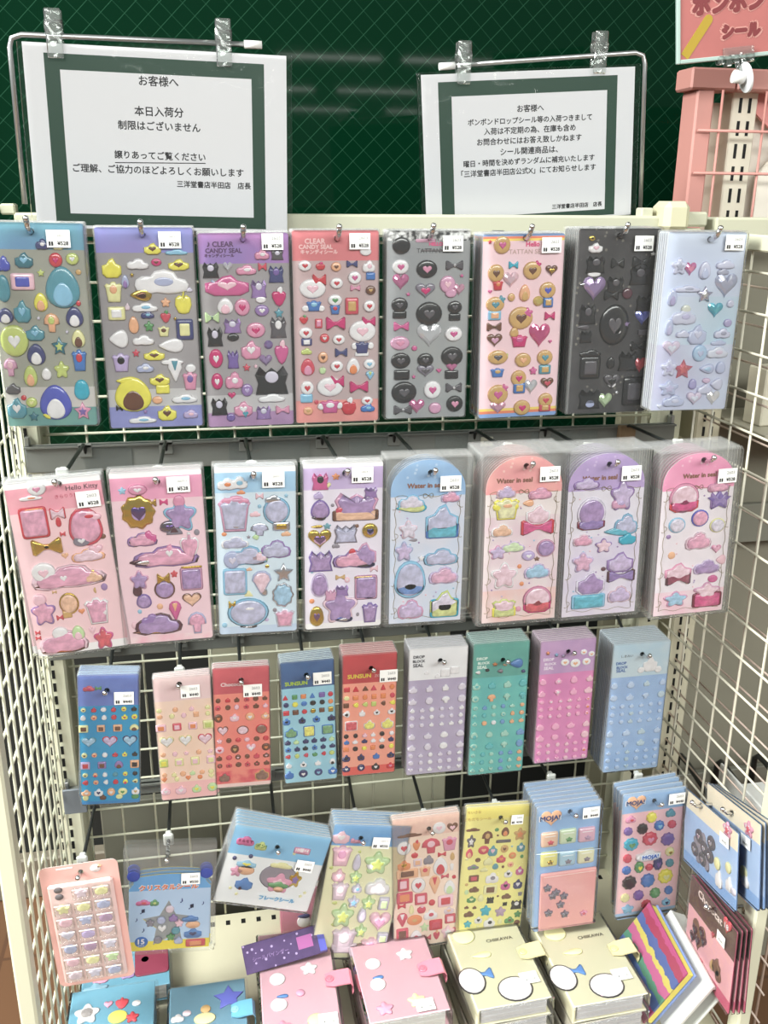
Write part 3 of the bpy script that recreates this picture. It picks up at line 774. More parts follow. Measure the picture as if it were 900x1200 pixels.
q = MB(); q.prism([(-.006, -.0065), (L_, -.0065)] + [(L_+.0065*math.sin(math.pi*k/8), -.0065*math.cos(math.pi*k/8)) for k in range(1, 8)] + [(L_, .0065), (-.006, .0065)], -.0015, -.001)
q.build('yellow_stroke', mat((172, 144, 36), .5), sg, (a[0]+.002, 0, a[1]+.004), (0, -an, 0))
u, z = fr.px(865, 70)
cl = thing('sign_clip', 'clear toothed clip under the pink sign', 'clip', at_y(862, 68, ys), fr.rot(), 'clear clips on the sign wires')
q = MB()
for k in range(5): q.bbox((-.028+k*.0115, -.006, -.007-(k % 2)*.003), (-.028+k*.0115+.009, .006, .004), .0015)
q.bbox((-.022, -.0055, .003), (.026, -.0035, .014), .001); q.build('jaw', CLEAR, cl)
q = MB().tube([(.002, 0, -.004), (.006, -.002, -.018), (.010, -.003, -.022)], .004, 8); q.build('arm', CLEAR, cl)
P = at_y(874, 91, ys-.01)
sc = thing('suction_cup', 'white suction cup on a short white peg under the pink sign', 'suction cup', P, (0, 0, 0))
rt = Matrix.Rotation(math.radians(-94), 3, 'Z') @ Matrix.Rotation(math.radians(14), 3, 'X')
def rz(p): return rt @ Vector(p)
q = MB().tube([rz((0, -.002, 0)), rz((0, .001, 0)), rz((0, .006, 0))], [.020, .021, .010], 20); q.build('disc', mat((236, 236, 240), .3, coat=.3), sc)
q = MB().tube([rz((0, -.003, 0)), rz((0, -.018, .006))], [.008, .009], 14); q.build('peg', WHITEPL, sc)

# ceiling tube lamps far behind the viewer (they glint in the wired glass)
TUBE = D.materials.new('tube_glow'); TUBE.use_nodes = True; nt = TUBE.node_tree; b = nt.nodes['Principled BSDF']
b.inputs['Emission Color'].default_value = (1, .99, .96, 1); b.inputs['Emission Strength'].default_value = 16
for i, (lx, ly) in enumerate(((1.6, -9.0), (3.0, -9.0), (-.1, -9.0), (1.2, -12.3), (2.7, -12.3), (2.3, -15.5), (4.0, -15.5))):
    t_ = thing('ceiling_light', 'white ceiling tube lamp far behind, seen only as a glint in the green glass', 'ceiling light', (lx, ly, 2.9), group='ceiling tube lamps')
    MB().bbox((-.6, -.06, .02), (.6, .06, .06), .004).build('housing', WHITEPL, t_)
    MB().tube([(-.58, 0, 0), (.58, 0, 0)], .018, 10).build('tube', TUBE, t_)

# ================================================================== TOP ROW (clear sheets, puffy stickers)
Y1A = -.092
G1 = 'sticker packs on the top row'
def row1(desc, corners, hole, label, n, zones, mats, t1='2603', gap=.0056, Y1=-.150, th=.0016, **k):
    fr, rt = hang('sticker_pack', desc, G1, corners, hole, Y1, n, gap, zones, mats, label, (t1, '¥528'), th=th, **k)
    hk = thing('display_hook', 'steel hook holding the ' + desc, 'hook', (fr.o.x, -.0305, fr.o.z+.004), (0, 0, 0), 'hooks on the top beam')
    m = MB().bbox((-.009, -.003, -.034), (.009, .0, .001), .001); m.build('mounting_plate', STEEL, hk)
    dy = Y1+.0305
    m = MB().tube([(0, -.002, -.004), (0, -.012, -.004), (0, dy-.006, -.004), (0, dy-.016, .001), (0, dy-.022, .009)], .0031, 8); m.ball((0, dy-.0225, .0098), .0036)
    m.build('prong', CHROME, hk)
    return fr, rt[0]
def clear(c, c2=None): return mat_print(c, c2 or tuple(v-10 for v in c), .3, scale=18)
fr, r = row1('teal sheet of sea blue and lime puffy stickers, top row', ((-9, 261), (94, 261), (117, 497), (5, 500)), (36, 271), (69, 279.5), 4,
             (.125, .80, .905), [mat_print((92, 158, 178), (84, 134, 176), .3, scale=14), clear((150, 150, 138)), clear((196, 190, 186)), mat_print((96, 150, 142), (84, 138, 136), .3)], '260311', Y1=-.178)
stickers(r, fr, '''15 220 60 70 k B;105 205 80 70 v tC;245 205 60 65 c RM;318 200 58 55 c LW;180 260 35 35 s L;345 258 25 25 c A;100 300 105 75 r pB;275 325 150 180 e TC;15 330 60 120 d T;180 390 62 82 e Yo
98 430 75 100 v TC;15 450 70 70 e uW;228 480 70 85 m oL;328 455 78 90 e uW;345 395 22 26 c R;40 560 125 140 c LW;155 525 82 70 v TC;262 580 72 80 s tL;345 550 60 80 e yD;160 620 82 95 e uW;350 645 68 95 u nR
48 675 60 80 m mp;272 685 66 75 f L;135 715 60 92 e Lo;205 705 45 55 e W;50 770 66 50 v k;65 855 84 90 v TW;140 830 50 45 c Ly;105 810 24 24 c R;245 830 140 150 e BW;360 775 68 90 d b;365 865 76 76 s fV;150 890 46 42 s t
185 135 60 50 k uW;255 145 46 32 k y;210 885 40 36 l Y;170 460 20 18 s w;295 520 18 18 s w;100 520 30 24 k w''', 3.75, 0, 250)
fr, r = row1('periwinkle sheet of yellow and white puffy stickers, top row', ((110, 266), (225, 267), (238, 498), (130, 502)), (166.7, 274.5), (199, 281), 4,
             (.12, .80, .89), [mat_print((126, 136, 206), (134, 124, 196), .3, scale=14), clear((152, 146, 150)), clear((196, 192, 194)), mat_print((136, 140, 202), (126, 128, 190), .3)], '260311')
stickers(r, fr, '''670 155 76 52 v YD;775 170 100 26 k C;490 240 85 88 v Y;605 222 100 50 k W;687 215 46 34 c MD;785 225 92 52 v YD;710 300 240 110 k Wa;550 300 34 60 e ae;500 345 80 90 u yo;620 358 95 56 l ZD m;728 390 42 42 f o
805 392 74 100 a Y;637 412 116 44 k WC;513 440 76 60 r yW;648 445 60 36 k uC;728 455 46 54 y rG;588 490 46 76 e o;655 495 44 46 f G;720 518 54 46 u yD;812 510 76 92 r uy;522 552 86 82 l W;630 556 98 48 k W;752 580 112 64 l W
598 612 36 36 s r;678 622 92 48 v YD;533 655 80 82 u vK;638 678 78 44 k aW;770 690 64 100 i WT;758 650 100 30 k W;838 680 48 40 c W;836 735 66 80 u fV;585 795 160 150 e YD;555 735 90 36 l Y;702 730 88 52 v YD;716 772 60 40 r Y;692 820 46 34 c o
812 812 114 42 k WC;628 906 124 32 k WC;735 876 82 68 v YD;838 880 66 40 k vp;525 855 30 26 b K;640 870 20 20 s e;770 462 18 18 s Z;580 270 20 20 s Z;832 335 30 22 k w;560 410 22 34 k i''', 3.75, 0, 250)
fr, r = row1('purple sheet of pink and black puffy stickers, top row', ((230, 273), (337, 273), (345, 497), (246, 500)), (284.7, 280), (319, 283), 5,
             (.15, .83, .925), [mat_print((176, 112, 178), (138, 106, 180), .3, scale=14), clear((152, 146, 150)), clear((192, 188, 190)), mat_print((168, 126, 172), (156, 116, 160), .3)])
stickers(r, fr, '''340 188 70 50 k fW;410 188 56 50 q kw;105 260 76 74 q Kw;183 248 42 48 h SW g;268 258 96 50 k fW;342 245 40 40 b r;405 278 70 80 q uV;180 330 200 96 v Fp;172 425 74 76 e Wp;132 322 50 40 b a;250 430 72 80 c fM;325 345 72 84 q ew;335 395 50 34 c W
418 385 66 86 y MW;340 445 66 54 c eW;112 478 66 52 b lT;418 455 44 48 s T;125 565 72 90 q Kw;205 515 80 68 q ew;208 568 56 36 c K;312 535 88 72 c fM;415 522 74 98 q kW;290 625 90 88 v fW;370 602 40 40 c V g;430 640 64 106 y Fp;130 665 64 88 c MW
208 668 52 86 q V;358 675 58 54 h ew g;270 705 36 36 s r;135 770 54 76 c MW;213 765 84 80 k fW;272 810 54 58 c ev;385 765 150 130 q Kw;385 845 126 42 k W;145 885 76 82 q Kw;255 895 84 70 v fW;265 918 46 42 h b g;348 912 68 62 q ew;435 900 64 40 b f
198 935 40 36 c V;202 835 36 30 h M;312 700 20 20 s p;300 270 18 18 s K''', 3.913, 220, 250)
for body, px, w in (('♪ CLEAR', (258, 286.5), .030), ('CANDY SEAL', (262, 294), .042), ('キャンディシール', (257, 299.8), .034)):
    u, z = fr.px(*px); lettering(body, .008, mat((84, 44, 96), .5), r, (u, -.0004, z), width=w, bold=.0003)
fr, r = row1('coral sheet of white, red and navy puffy stickers, top row', ((342, 270), (444, 270), (443, 492), (347, 496)), (395, 279.4), (421, 282.5), 4,
             (.15, .88), [mat_print((222, 116, 124), (206, 104, 110), .3, scale=14), mat_print((176, 158, 158), (186, 156, 158), .3, scale=10), mat_print((230, 142, 136), (214, 130, 126), .3)])
stickers(r, fr, '''815 175 54 40 c W;537 240 62 52 c WR;608 242 44 36 a RM;680 245 48 44 c oD;753 232 52 34 b u;830 242 60 58 k Wp;838 288 42 34 r n;572 345 122 92 c Wp;603 305 64 56 b R;578 424 72 50 u nC;540 436 34 30 c W;612 436 34 30 c W;682 320 60 52 c WR;765 295 62 62 c WF;768 342 46 30 b f
838 352 46 44 c DA;675 398 66 54 c WG;675 440 50 46 u nR;752 425 62 78 r rA;832 425 56 56 c WR;532 488 40 42 y RG;600 505 34 44 r rf;678 505 90 64 b M;800 540 124 100 c Wp;830 495 62 46 b M;798 615 70 56 u u;765 608 30 34 c W;838 606 30 34 c W;798 645 64 20 r W;542 548 62 54 c WR;545 590 50 34 r uW
627 572 44 42 c RW;692 578 58 48 c WR;545 632 50 32 k L;620 660 46 52 c oD;703 638 58 42 b u;550 705 64 78 e rf;683 700 60 52 c WR;618 718 32 36 a l;758 700 62 76 e WO;832 690 54 48 c WC;835 742 40 42 i CL;548 800 62 66 c WR;545 848 56 40 r C;652 795 122 90 c Wp;686 770 62 56 b M;652 885 92 60 u FW;612 885 36 32 c W;694 880 36 32 c W
785 795 86 56 b M;738 885 68 76 a RW;825 890 66 40 k nC;822 858 54 40 c WR;552 905 44 38 c oA;590 865 20 20 c r;560 915 20 18 s r''', 3.913, 220, 250)
for body, px, w in (('CLEAR', (369, 283), .024), ('CANDY SEAL', (370, 289.5), .040), ('キャンディシール', (374, 295.5), .044)):
    u, z = fr.px(*px); lettering(body, .008, mat((240, 196, 196), .5), r, (u, -.0004, z), width=w, bold=.0003)
GREYF = clear((150, 152, 154), (140, 142, 146))
ZEBRA = mat_print((232, 232, 232), (26, 26, 28), .3, scale=140)
fr, r = row1('grey sheet of black stickers with zebra print top, top row', ((453, 270), (550, 271), (546, 488), (453, 490)), (503, 278), (530, 285), 5,
             (.05,), [ZEBRA, GREYF])
stickers(r, fr, '''118 148 84 80 c K;115 245 76 70 c WF;115 315 74 74 h FM g;235 255 96 84 c Kf;362 238 80 46 b kW;150 370 22 20 s F;395 285 20 18 s F;228 355 88 70 h sM;330 325 72 80 c mp;345 365 54 44 c m;382 350 50 54 h fp g;110 420 76 70 c Kk;110 465 64 34 r K;363 430 66 60 c Kk;362 475 54 34 r K;245 460 120 110 c Kk;245 560 108 104 h Sc g
118 518 70 44 b F;112 595 88 64 c mf;357 552 80 70 c WF;178 618 26 24 c F;115 675 90 74 c Kk;120 740 72 46 r K;228 672 74 64 c Kk;228 722 76 54 h sk;350 655 100 90 c Kk;348 738 62 40 r K;348 705 50 50 h FM g;130 820 116 100 c Kk;125 900 84 44 b kW;188 885 70 66 h FM g
260 808 80 84 c WF;358 798 74 44 b kW;362 872 76 74 c Kf;272 892 58 52 c m;290 722 24 22 h F;175 748 20 20 s F;230 125 90 16 r m f;300 170 180 9 r k f''', 3.913, 440, 250)
u, z = fr.px(519, 286); lettering('HELLO KITTY', .008, mat((226, 90, 140), .5), r, (u, -.0006, z), width=.034, bold=.0003)
u, z = fr.px(511, 294); lettering('TATTAN SEAL', .006, mat((60, 60, 64), .5), r, (u, -.0006, z), width=.048)
PINKF = mat((240, 206, 214), .35, noise=.03, scale=20)
RAIN = [mat((226, 128, 96), .4), mat((236, 206, 110), .4), mat((236, 196, 206), .4), mat((130, 160, 210), .4)]
fr, r = row1('pale pink sheet of tan stickers with rainbow stripes, top row', ((567, 274), (659, 274), (654, 486), (560, 490)), (616, 278.6), (645, 287), 8,
             (.012, .024, .036, .948, .963, .978), [RAIN[3], RAIN[0], RAIN[1], PINKF, RAIN[1], RAIN[0], RAIN[3]])
stickers(r, fr, '''580 145 76 84 c AF;525 130 20 20 s R;552 275 74 84 c AD;560 330 50 46 u RO;618 305 72 72 h pf g;632 237 44 36 b b;718 262 84 84 c AD;740 235 40 40 f M;806 262 54 50 h DZ;683 365 50 78 e oA;622 385 34 38 c Ao;788 352 74 76 c AB;790 408 46 46 r nA;745 402 46 46 c Z g
548 418 84 72 c AT;575 395 42 40 f T;545 468 60 44 r Co;665 480 110 104 c AD;695 455 52 50 f F;658 585 78 56 u MF;635 545 40 46 e A;750 560 94 108 h MF g;798 470 48 40 b M;543 520 68 40 b DA;545 582 70 60 h Dm;560 660 90 66 c Ak;582 655 50 26 b L;558 730 66 42 u nA;675 672 74 66 c Ao
775 660 72 70 c AT;775 715 54 42 r TA;722 720 34 36 f F;655 755 70 74 c AM;658 800 54 50 r nA;710 795 58 66 h SW g;785 778 58 50 h Dr;560 830 92 90 c AF;588 800 40 38 f F;560 890 70 56 h fm g;670 890 76 70 c AM;778 855 66 64 c Ar;775 890 52 36 r rA;525 360 20 18 h F;800 588 16 16 h F''', 3.913, 440, 250)
u, z = fr.px(633, 286); lettering('Hello Kitty', .008, mat((222, 80, 130), .5), r, (u, -.0006, z), width=.036, bold=.0003)
u, z = fr.px(619, 295); lettering('TATTAN SEAL', .006, mat((190, 160, 150), .5), r, (u, -.0006, z), width=.05)
BLKF = mat_print((46, 44, 46), (38, 36, 38), .25, dots=(110, 106, 100))
fr, r = row1('black glittery sheet with jewels, top row', ((677, 268), (771, 268), (760, 484), (665, 482)), (726, 276.4), (753, 285), 9, (.5,), [BLKF, BLKF])
stickers(r, fr, '''172 145 58 44 v Wp;158 105 28 24 o ZK m;172 215 80 76 q Kk;165 256 56 26 c W;165 318 92 100 h eV g;265 210 56 44 b Kk;255 300 72 70 q Kk;258 305 34 28 c a;238 345 62 44 b K;365 205 76 50 b Kk;358 260 84 84 q Kk;360 268 36 30 c a;305 338 44 48 c d;372 380 60 68 q K;374 384 26 24 c a;368 440 60 64 h BV g
138 425 70 86 q Kk;138 436 36 28 c a;120 480 50 20 l k;130 520 50 52 q K;250 470 124 170 c Kk;260 495 56 46 c W;300 465 36 36 s e g;372 502 44 26 r k;350 560 62 44 b K;150 590 92 34 k K;148 650 86 96 r Kk;152 662 42 36 c a;235 630 34 50 e K;308 622 80 84 q K;306 636 38 32 c a;358 640 60 64 h RM g
238 708 66 62 h kK;240 720 34 28 c W;330 750 90 120 r Kk;330 765 40 30 c W;145 782 92 84 q K;145 798 66 44 c a;210 790 56 62 h lS g;260 755 20 20 s S;120 300 34 14 l S m;415 170 22 18 s W;220 690 12 12 s S;320 555 14 14 s S''', 3.6, 650, 250)
BLUF = mat_print((196, 208, 230), (184, 186, 216), .3, scale=9)
fr, r = row1('pale blue sheet of misty stickers and jewels, top row', ((783, 272), (875, 272), (850, 480), (762, 480)), (832, 280.5), (859, 284), 5,
             (.35, .62), [mat_print((204, 216, 236), (190, 200, 228), .3, scale=9), mat_print((178, 206, 226), (196, 206, 228), .3, scale=9), BLUF], sl=(.002, .002, .002, .002), Y1=-.190)
stickers(r, fr, '''525 222 66 70 f ws;570 235 50 56 h Ff g;632 240 50 76 e wa;720 215 80 40 k w;710 245 50 30 k s;720 305 92 100 h aC g;560 318 110 30 k ws;632 340 66 66 s wW m;495 355 40 72 e ae;545 435 104 70 k wv;552 405 40 40 c y;675 408 62 62 h b g;482 480 34 70 e av;600 510 76 84 v aw;540 508 60 34 k w;705 505 70 44 k ws
728 462 34 34 c e;690 545 66 22 k a;490 570 72 64 h pW;685 585 90 50 k Wp;540 655 80 78 s rf g;480 650 66 70 f wv;610 590 60 70 c Ca;640 655 60 40 l aC;698 650 40 52 d a;480 735 80 64 f av;580 720 34 44 d V;638 705 34 22 c f;630 740 60 44 v w;680 720 50 50 l w;585 780 62 54 h pW;665 778 54 58 h Wy g;500 790 90 50 k aw;440 815 20 18 h W;740 380 30 34 e w''', 3.6, 650, 250, kind='tint')

# ================================================================== SECOND ROW (water and glitter filled stickers on card)
Y2 = -.275; G2 = 'sticker packs on the second row'
def row2(desc, corners, hole, label, n, zones, mats, t1='2603', gap=.0062, arch=False, **k):
    sl = (.008, .008, .004, .005) if arch else (.003, .003, .003, .003)
    fr, rt = hang('sticker_pack', desc, G2, corners, hole, Y2, n, gap, zones, mats, label, (t1, '¥528'), arch=arch, sl=sl, front_t=.0050, th=.0018, **k)
    hook('dark hook holding the ' + desc, fr, Y2, n, gap, 1.134)
    return fr, rt[0]
def k_(desc): return ', ' + desc.split(', ')[-1]
SCAL = mat((240, 238, 240), .4)
fr, r = row2('pink card of red glitter-filled stickers, second row', ((14, 566), (120, 555), (147, 750), (37, 777)), (68.6, 567), (104, 583), 3,
             (.035, .17, .955), [SCAL, mat_print((240, 160, 176), (236, 150, 170), .35), mat((242, 204, 210), .35, noise=.02), SCAL], shift={1: math.radians(-1.9), 2: math.radians(-1.2)})
stickers(r, fr, '''155 262 80 56 c Wf;130 300 100 22 k WO;145 405 120 130 r fR d;143 350 100 10 r Z m;145 445 100 34 r DA f;243 365 66 50 b pR d;247 402 24 40 d R;360 420 145 160 d fr d;372 375 110 44 k pR;345 478 74 50 d sW;198 505 130 70 b ZO m;372 540 145 56 k po d;405 518 60 40 h p
290 630 320 100 k fp d;185 615 104 84 c Wp;270 635 70 60 c fW;390 630 100 54 k oZ d;220 668 150 26 l DZ m;185 780 105 110 f fe d;168 730 56 50 c p;292 745 84 90 c oZ d;285 790 40 30 r A;412 775 104 110 u fW d;425 780 54 50 c W;270 905 210 100 k fp d;255 870 70 54 c W;330 868 56 60 e lp;270 940 190 26 l DO m;440 895 84 90 f RF d;438 885 50 44 c W
265 452 24 20 b R;432 462 30 22 c D f;275 545 30 26 h o f;160 870 22 20 b R f;162 892 24 18 b R f;254 805 30 24 b R f;345 780 28 24 h O f;440 675 28 30 c e f;400 690 12 26 l A f;390 860 30 34 h p f;230 698 20 14 b A f;350 560 20 14 c p f''', 3.6, 0, 500)
u, z = fr.px(345/3.6, 500+253/3.6); lettering('Hello Kitty', .010, INK, r, (u, -.0006, z), width=.034)
u, z = fr.px(280/3.6, 500+292/3.6); lettering('きらりうた', .007, mat((190, 60, 90), .5), r, (u, -.0006, z), width=.024)
fr, r = row2('pink card of violet glitter stickers, gold ring, second row', ((129, 554), (235, 548), (250, 746), (146, 756)), (184, 564.4), (209, 566), 3,
             (.035, .16, .96), [SCAL, mat_print((240, 158, 190), (234, 150, 186), .35), mat((240, 206, 216), .35, noise=.02), mat_print((240, 178, 196), (244, 214, 220), .35)], '260311')
stickers(r, fr, '''580 265 80 46 c fW;515 270 34 30 f C f;585 360 145 145 w ZV m;585 365 96 90 c em d;640 320 40 34 b Z m;760 370 140 140 f eC d;755 315 50 54 c f;715 420 84 50 d sV m;735 430 70 46 t sd;600 475 130 60 k fe d;625 465 70 56 v F;565 485 44 44 l s m;700 545 280 90 k fe d;800 505 80 120 y fW d;715 530 74 70 v fW;605 570 120 40 l dW m;690 318 36 28 b M f
588 645 80 80 f em d;580 690 40 50 d d;690 640 56 46 b Z m;695 685 88 80 c eD d;808 640 94 96 r em d;808 592 88 10 r Z m;608 735 64 60 d eV d;810 730 80 58 h oD d;670 830 200 90 k ed d;740 775 54 80 i Fo;640 815 90 54 k e;650 862 180 24 l DA m;832 825 80 90 m fa d;735 620 30 30 f R f;675 758 26 24 c o f;570 838 28 30 c p f;830 445 24 26 c s f;590 780 18 18 c C f''', 3.6, 0, 500)
BL2 = mat((212, 228, 240), .35, noise=.02)
fr, r = row2('light blue card of silver glitter-filled stickers, second row', ((250, 547), (345, 545), (349, 739), (258, 743)), (296.4, 558), (320, 560.5), 3,
             (.035, .15, .955), [SCAL, mat_print((164, 206, 236), (152, 196, 230), .35), BL2, mat((196, 214, 236), .35)], '260311')
stickers(r, fr, '''140 262 90 56 k WO;195 255 84 60 k WC;175 400 150 160 u am d;178 335 130 40 k fm;180 455 80 30 l kS m;368 385 124 124 c aC d;352 330 76 40 k S m;390 455 80 40 r SZ m;290 470 84 60 m aS d;272 505 30 26 l l;178 530 128 56 k aW d;240 590 180 90 k aC d;365 560 140 84 k ae d;165 610 80 80 c aw;280 595 100 50 k pl d;260 620 110 24 l kS m
400 665 88 84 s S m;178 710 110 120 r aC d;178 668 100 10 r S m;185 750 86 26 l kS m;300 715 90 110 i pa d;312 755 30 40 d S;398 770 100 114 w CS d;400 790 66 26 l kS m;238 850 190 130 c aC d;240 830 130 40 k aW;165 815 34 36 b Z;240 915 80 14 l kS m;405 875 94 80 u fw d;240 505 20 18 s s f;290 318 36 30 b p f;270 400 50 26 k p f;128 493 24 18 c O f;412 490 46 24 k o f;243 653 28 16 k o f;412 315 22 22 s C f
205 300 40 20 k O f;290 365 18 18 c C f;240 765 40 26 t y f;360 840 20 18 c s f;320 885 26 14 l v f;130 910 24 22 c C f;325 640 20 16 c Z f;128 340 16 30 l p f''', 3.913, 230, 500)
LI2 = mat((232, 224, 238), .35, noise=.02)
fr, r = row2('lilac card of purple glitter-filled stickers, second row', ((355, 543), (447, 540), (448, 733), (358, 737)), (404.5, 554.4), (424, 555), 3,
             (.03, .155, .965), [SCAL, mat_print((200, 178, 222), (192, 168, 216), .35), LI2, SCAL], '260311')
stickers(r, fr, '''568 250 76 80 q FK;575 240 44 34 c W;600 270 36 30 h y;568 380 88 90 e eV d;560 315 44 34 k v;562 415 66 30 l kd m;552 458 56 14 l Z m;735 360 200 120 q em d;730 405 210 50 r oD d;728 405 110 24 l Dk m;800 300 60 50 q e;668 385 60 40 c r;566 515 106 86 h Ze m;566 525 76 50 h mZ d;685 490 106 84 q as d;796 475 72 66 c Zu m;797 478 50 46 c VC g
570 615 110 96 q eV d;578 632 44 34 c W;720 605 190 80 k fe d;770 585 110 110 v em d;715 580 36 44 c R;760 632 120 30 l uk m;565 725 80 110 d ev d;778 735 104 110 r em d;770 690 90 12 r Z m;780 775 80 24 l dV m;660 820 160 150 f ep d;668 750 60 50 q e;615 770 50 50 q m;672 880 90 30 l uS m;552 868 66 90 d Ze m;552 875 44 56 d ed d;795 850 74 90 u eV d
640 228 36 30 f O f;600 455 36 28 f T f;660 690 44 24 b A f;692 702 26 26 o pW f;530 800 24 22 c O f;640 545 36 24 k s f;735 455 22 18 c D f;815 650 36 30 b p f;740 860 14 18 c s f;530 665 16 16 c C f;625 360 16 16 c s f''', 3.913, 230, 500)

def arch_print(fr, r, col, txt):
    u, z = fr.px(*txt); lettering('Water in seal', .010, mat((140, 96, 80), .5), r, (u, -.0006, z), width=.044, bold=.0004)
    x0, x1, z0, z1 = fr.x0+.006, fr.x1-.006, fr.z0+.007, fr.z1-.044
    m = MB()
    for sx, xa in ((1, x0), (-1, x1)):
        P = [(xa + sx*.0012*math.sin(k*1.9), -.0006, z0 + (z1-z0)*k/22) for k in range(23)]
        m.tube(P, .00028, 4)
        for zq in (z0+.01, z0+(z1-z0)*.3, z0+(z1-z0)*.68, z1-.012):
            m.tube([(xa + sx*.0035*math.sin(a)*1, -.0006, zq+.004*math.cos(a*.8)) for a in [k*.7 for k in range(8)]], .00028, 4)
    for zz in (z0, z1):
        m.tube([(x0 + (x1-x0)*k/20, -.0006, zz + .0016*math.sin(k*.9)) for k in range(21)], .00028, 4)
    xm = (x0+x1)/2
    m.tube([(xm+.006*math.cos(a), -.0006, z1+.003*math.sin(2*a)) for a in [k*.4 for k in range(17)]], .0003, 4)
    m.build('scroll_border', mat((130, 112, 70), .5), r)
    for k in range(40):
        a = random.Random(k*3+int(txt[0])); 
        link('sticker', sticker_mesh('c', random.Random(k).choice(['v', 'p', 'e', 'C']), 'flat', .0032), r, (a.uniform(x0+.004, x1-.004), -.0001, a.uniform(z0+.004, z1-.004)), scale=(.0022, .12, .0022)) if k < 24 else None
fr, r = row2('blue arched card of water-filled stickers, second row', ((458, 540), (544, 537), (542, 727), (456, 730)), (505, 553.7), (527, 565), 5,
             (.215, .8), [mat_print((146, 186, 228), (136, 176, 222), .35, dots=(186, 210, 238)), mat_print((214, 216, 232), (202, 212, 234), .35, scale=30), mat_print((196, 210, 234), (220, 220, 234), .35, scale=20)], arch=True)
stickers(r, fr, '''165 345 124 70 k wC d;165 372 140 44 l Lb d;345 320 90 52 k fv d;305 430 150 150 v aC d;305 475 150 70 r bn d;150 470 84 84 f wp d;130 570 84 90 f va d;300 595 160 80 k aC d;158 700 144 170 d aC d;158 735 136 80 c nb d;312 680 136 80 k mv d;315 810 130 120 v wL d;315 830 130 84 r Lb d;160 835 120 90 k vm d;210 600 30 30 s W;172 520 40 14 l s f;270 450 24 24 s W''', 3.913, 440, 500)
arch_print(fr, r, None, (499, 569))
fr, r = row2('coral arched card of water-filled stickers, second row', ((570, 536), (658, 533), (652, 724), (565, 730)), (617, 546), (643, 554), 10,
             (.215, .35, .8), [mat_print((240, 164, 160), (236, 150, 154), .35, dots=(244, 196, 190)), mat((234, 222, 222), .35, noise=.03), mat_print((228, 200, 212), (232, 214, 218), .35, scale=30), mat_print((236, 190, 186), (232, 206, 206), .35, scale=30)], arch=True)
stickers(r, fr, '''600 375 120 100 u yY d;598 360 120 50 k Yo;600 300 90 60 k vp d;755 305 110 56 k fm d;745 400 110 90 v pW d;742 460 150 70 b MR d;580 475 100 60 k oW d;630 550 110 50 k lv d;560 575 80 64 f vm d;780 555 84 80 c em d;590 680 124 120 f pW d;740 660 120 70 k Cv d;700 590 60 44 c vW;740 790 130 120 c pf d;740 810 124 80 v RM d;588 830 110 80 u pL d;588 848 106 44 r LY d;700 350 50 30 l o;740 605 26 20 f D f
660 640 20 20 c O f;670 720 20 20 c O f;655 835 26 24 c f f''', 3.913, 440, 500)
arch_print(fr, r, None, (603, 563))
fr, r = row2('purple arched card of water-filled stickers, second row', ((665, 533), (753, 530), (748, 718), (661, 721)), (714.4, 544), (738, 553), 9,
             (.215, .5), [mat_print((184, 156, 210), (172, 146, 202), .35, dots=(204, 184, 222)), mat((226, 220, 232), .35, noise=.03), mat_print((212, 200, 226), (224, 214, 230), .35, scale=30)], arch=True)
stickers(r, fr, '''155 365 120 130 c ew d;153 405 116 60 v Vh d;150 358 44 36 c W;135 240 110 50 k ve d;285 285 100 130 f ve d;275 320 70 50 k mv;300 410 100 90 k aC d;268 440 120 40 l bT d;305 470 70 50 v b;118 478 84 50 k fp d;205 500 70 60 f pe d;118 570 90 84 f mv d;275 570 110 84 v ve d;278 628 116 50 b Vd d;150 660 120 100 v ew d;140 735 140 60 r bC d;272 705 100 70 k vp d;150 685 40 34 c W
140 712 110 16 k O f;205 600 20 18 c d f;200 400 16 16 c p f''', 3.6, 650, 500)
arch_print(fr, r, None, (703, 560))
fr, r = row2('pink arched card of water-filled stickers, second row', ((778, 532), (858, 530), (851, 715), (767, 721)), (825, 539), (850, 556), 9,
             (.215, .85), [mat_print((242, 154, 190), (236, 142, 182), .35, dots=(246, 190, 212)), mat((234, 224, 232), .35, noise=.03), mat_print((240, 190, 206), (236, 210, 220), .35, scale=30)], arch=True, seed=5)
stickers(r, fr, '''545 300 124 124 c pf d;545 322 120 74 v MR d;690 250 90 50 k fm d;692 305 96 80 s V;692 310 70 70 b Ve d;612 385 72 70 c fB d;515 415 70 64 c wC d;685 415 64 60 c wy d;605 480 110 74 k fp d;640 590 110 60 k ev d;520 610 110 70 v pf d;520 640 104 54 b hd d;680 515 40 34 h f d;640 690 110 70 f pm d;640 728 120 60 r Mh d;508 725 100 64 f Cm d;493 543 30 30 c o f;665 640 40 30 c F
560 655 20 18 c A f;480 465 20 18 c e f;700 560 40 40 l p f''', 3.6, 650, 500)
arch_print(fr, r, None, (820, 557))

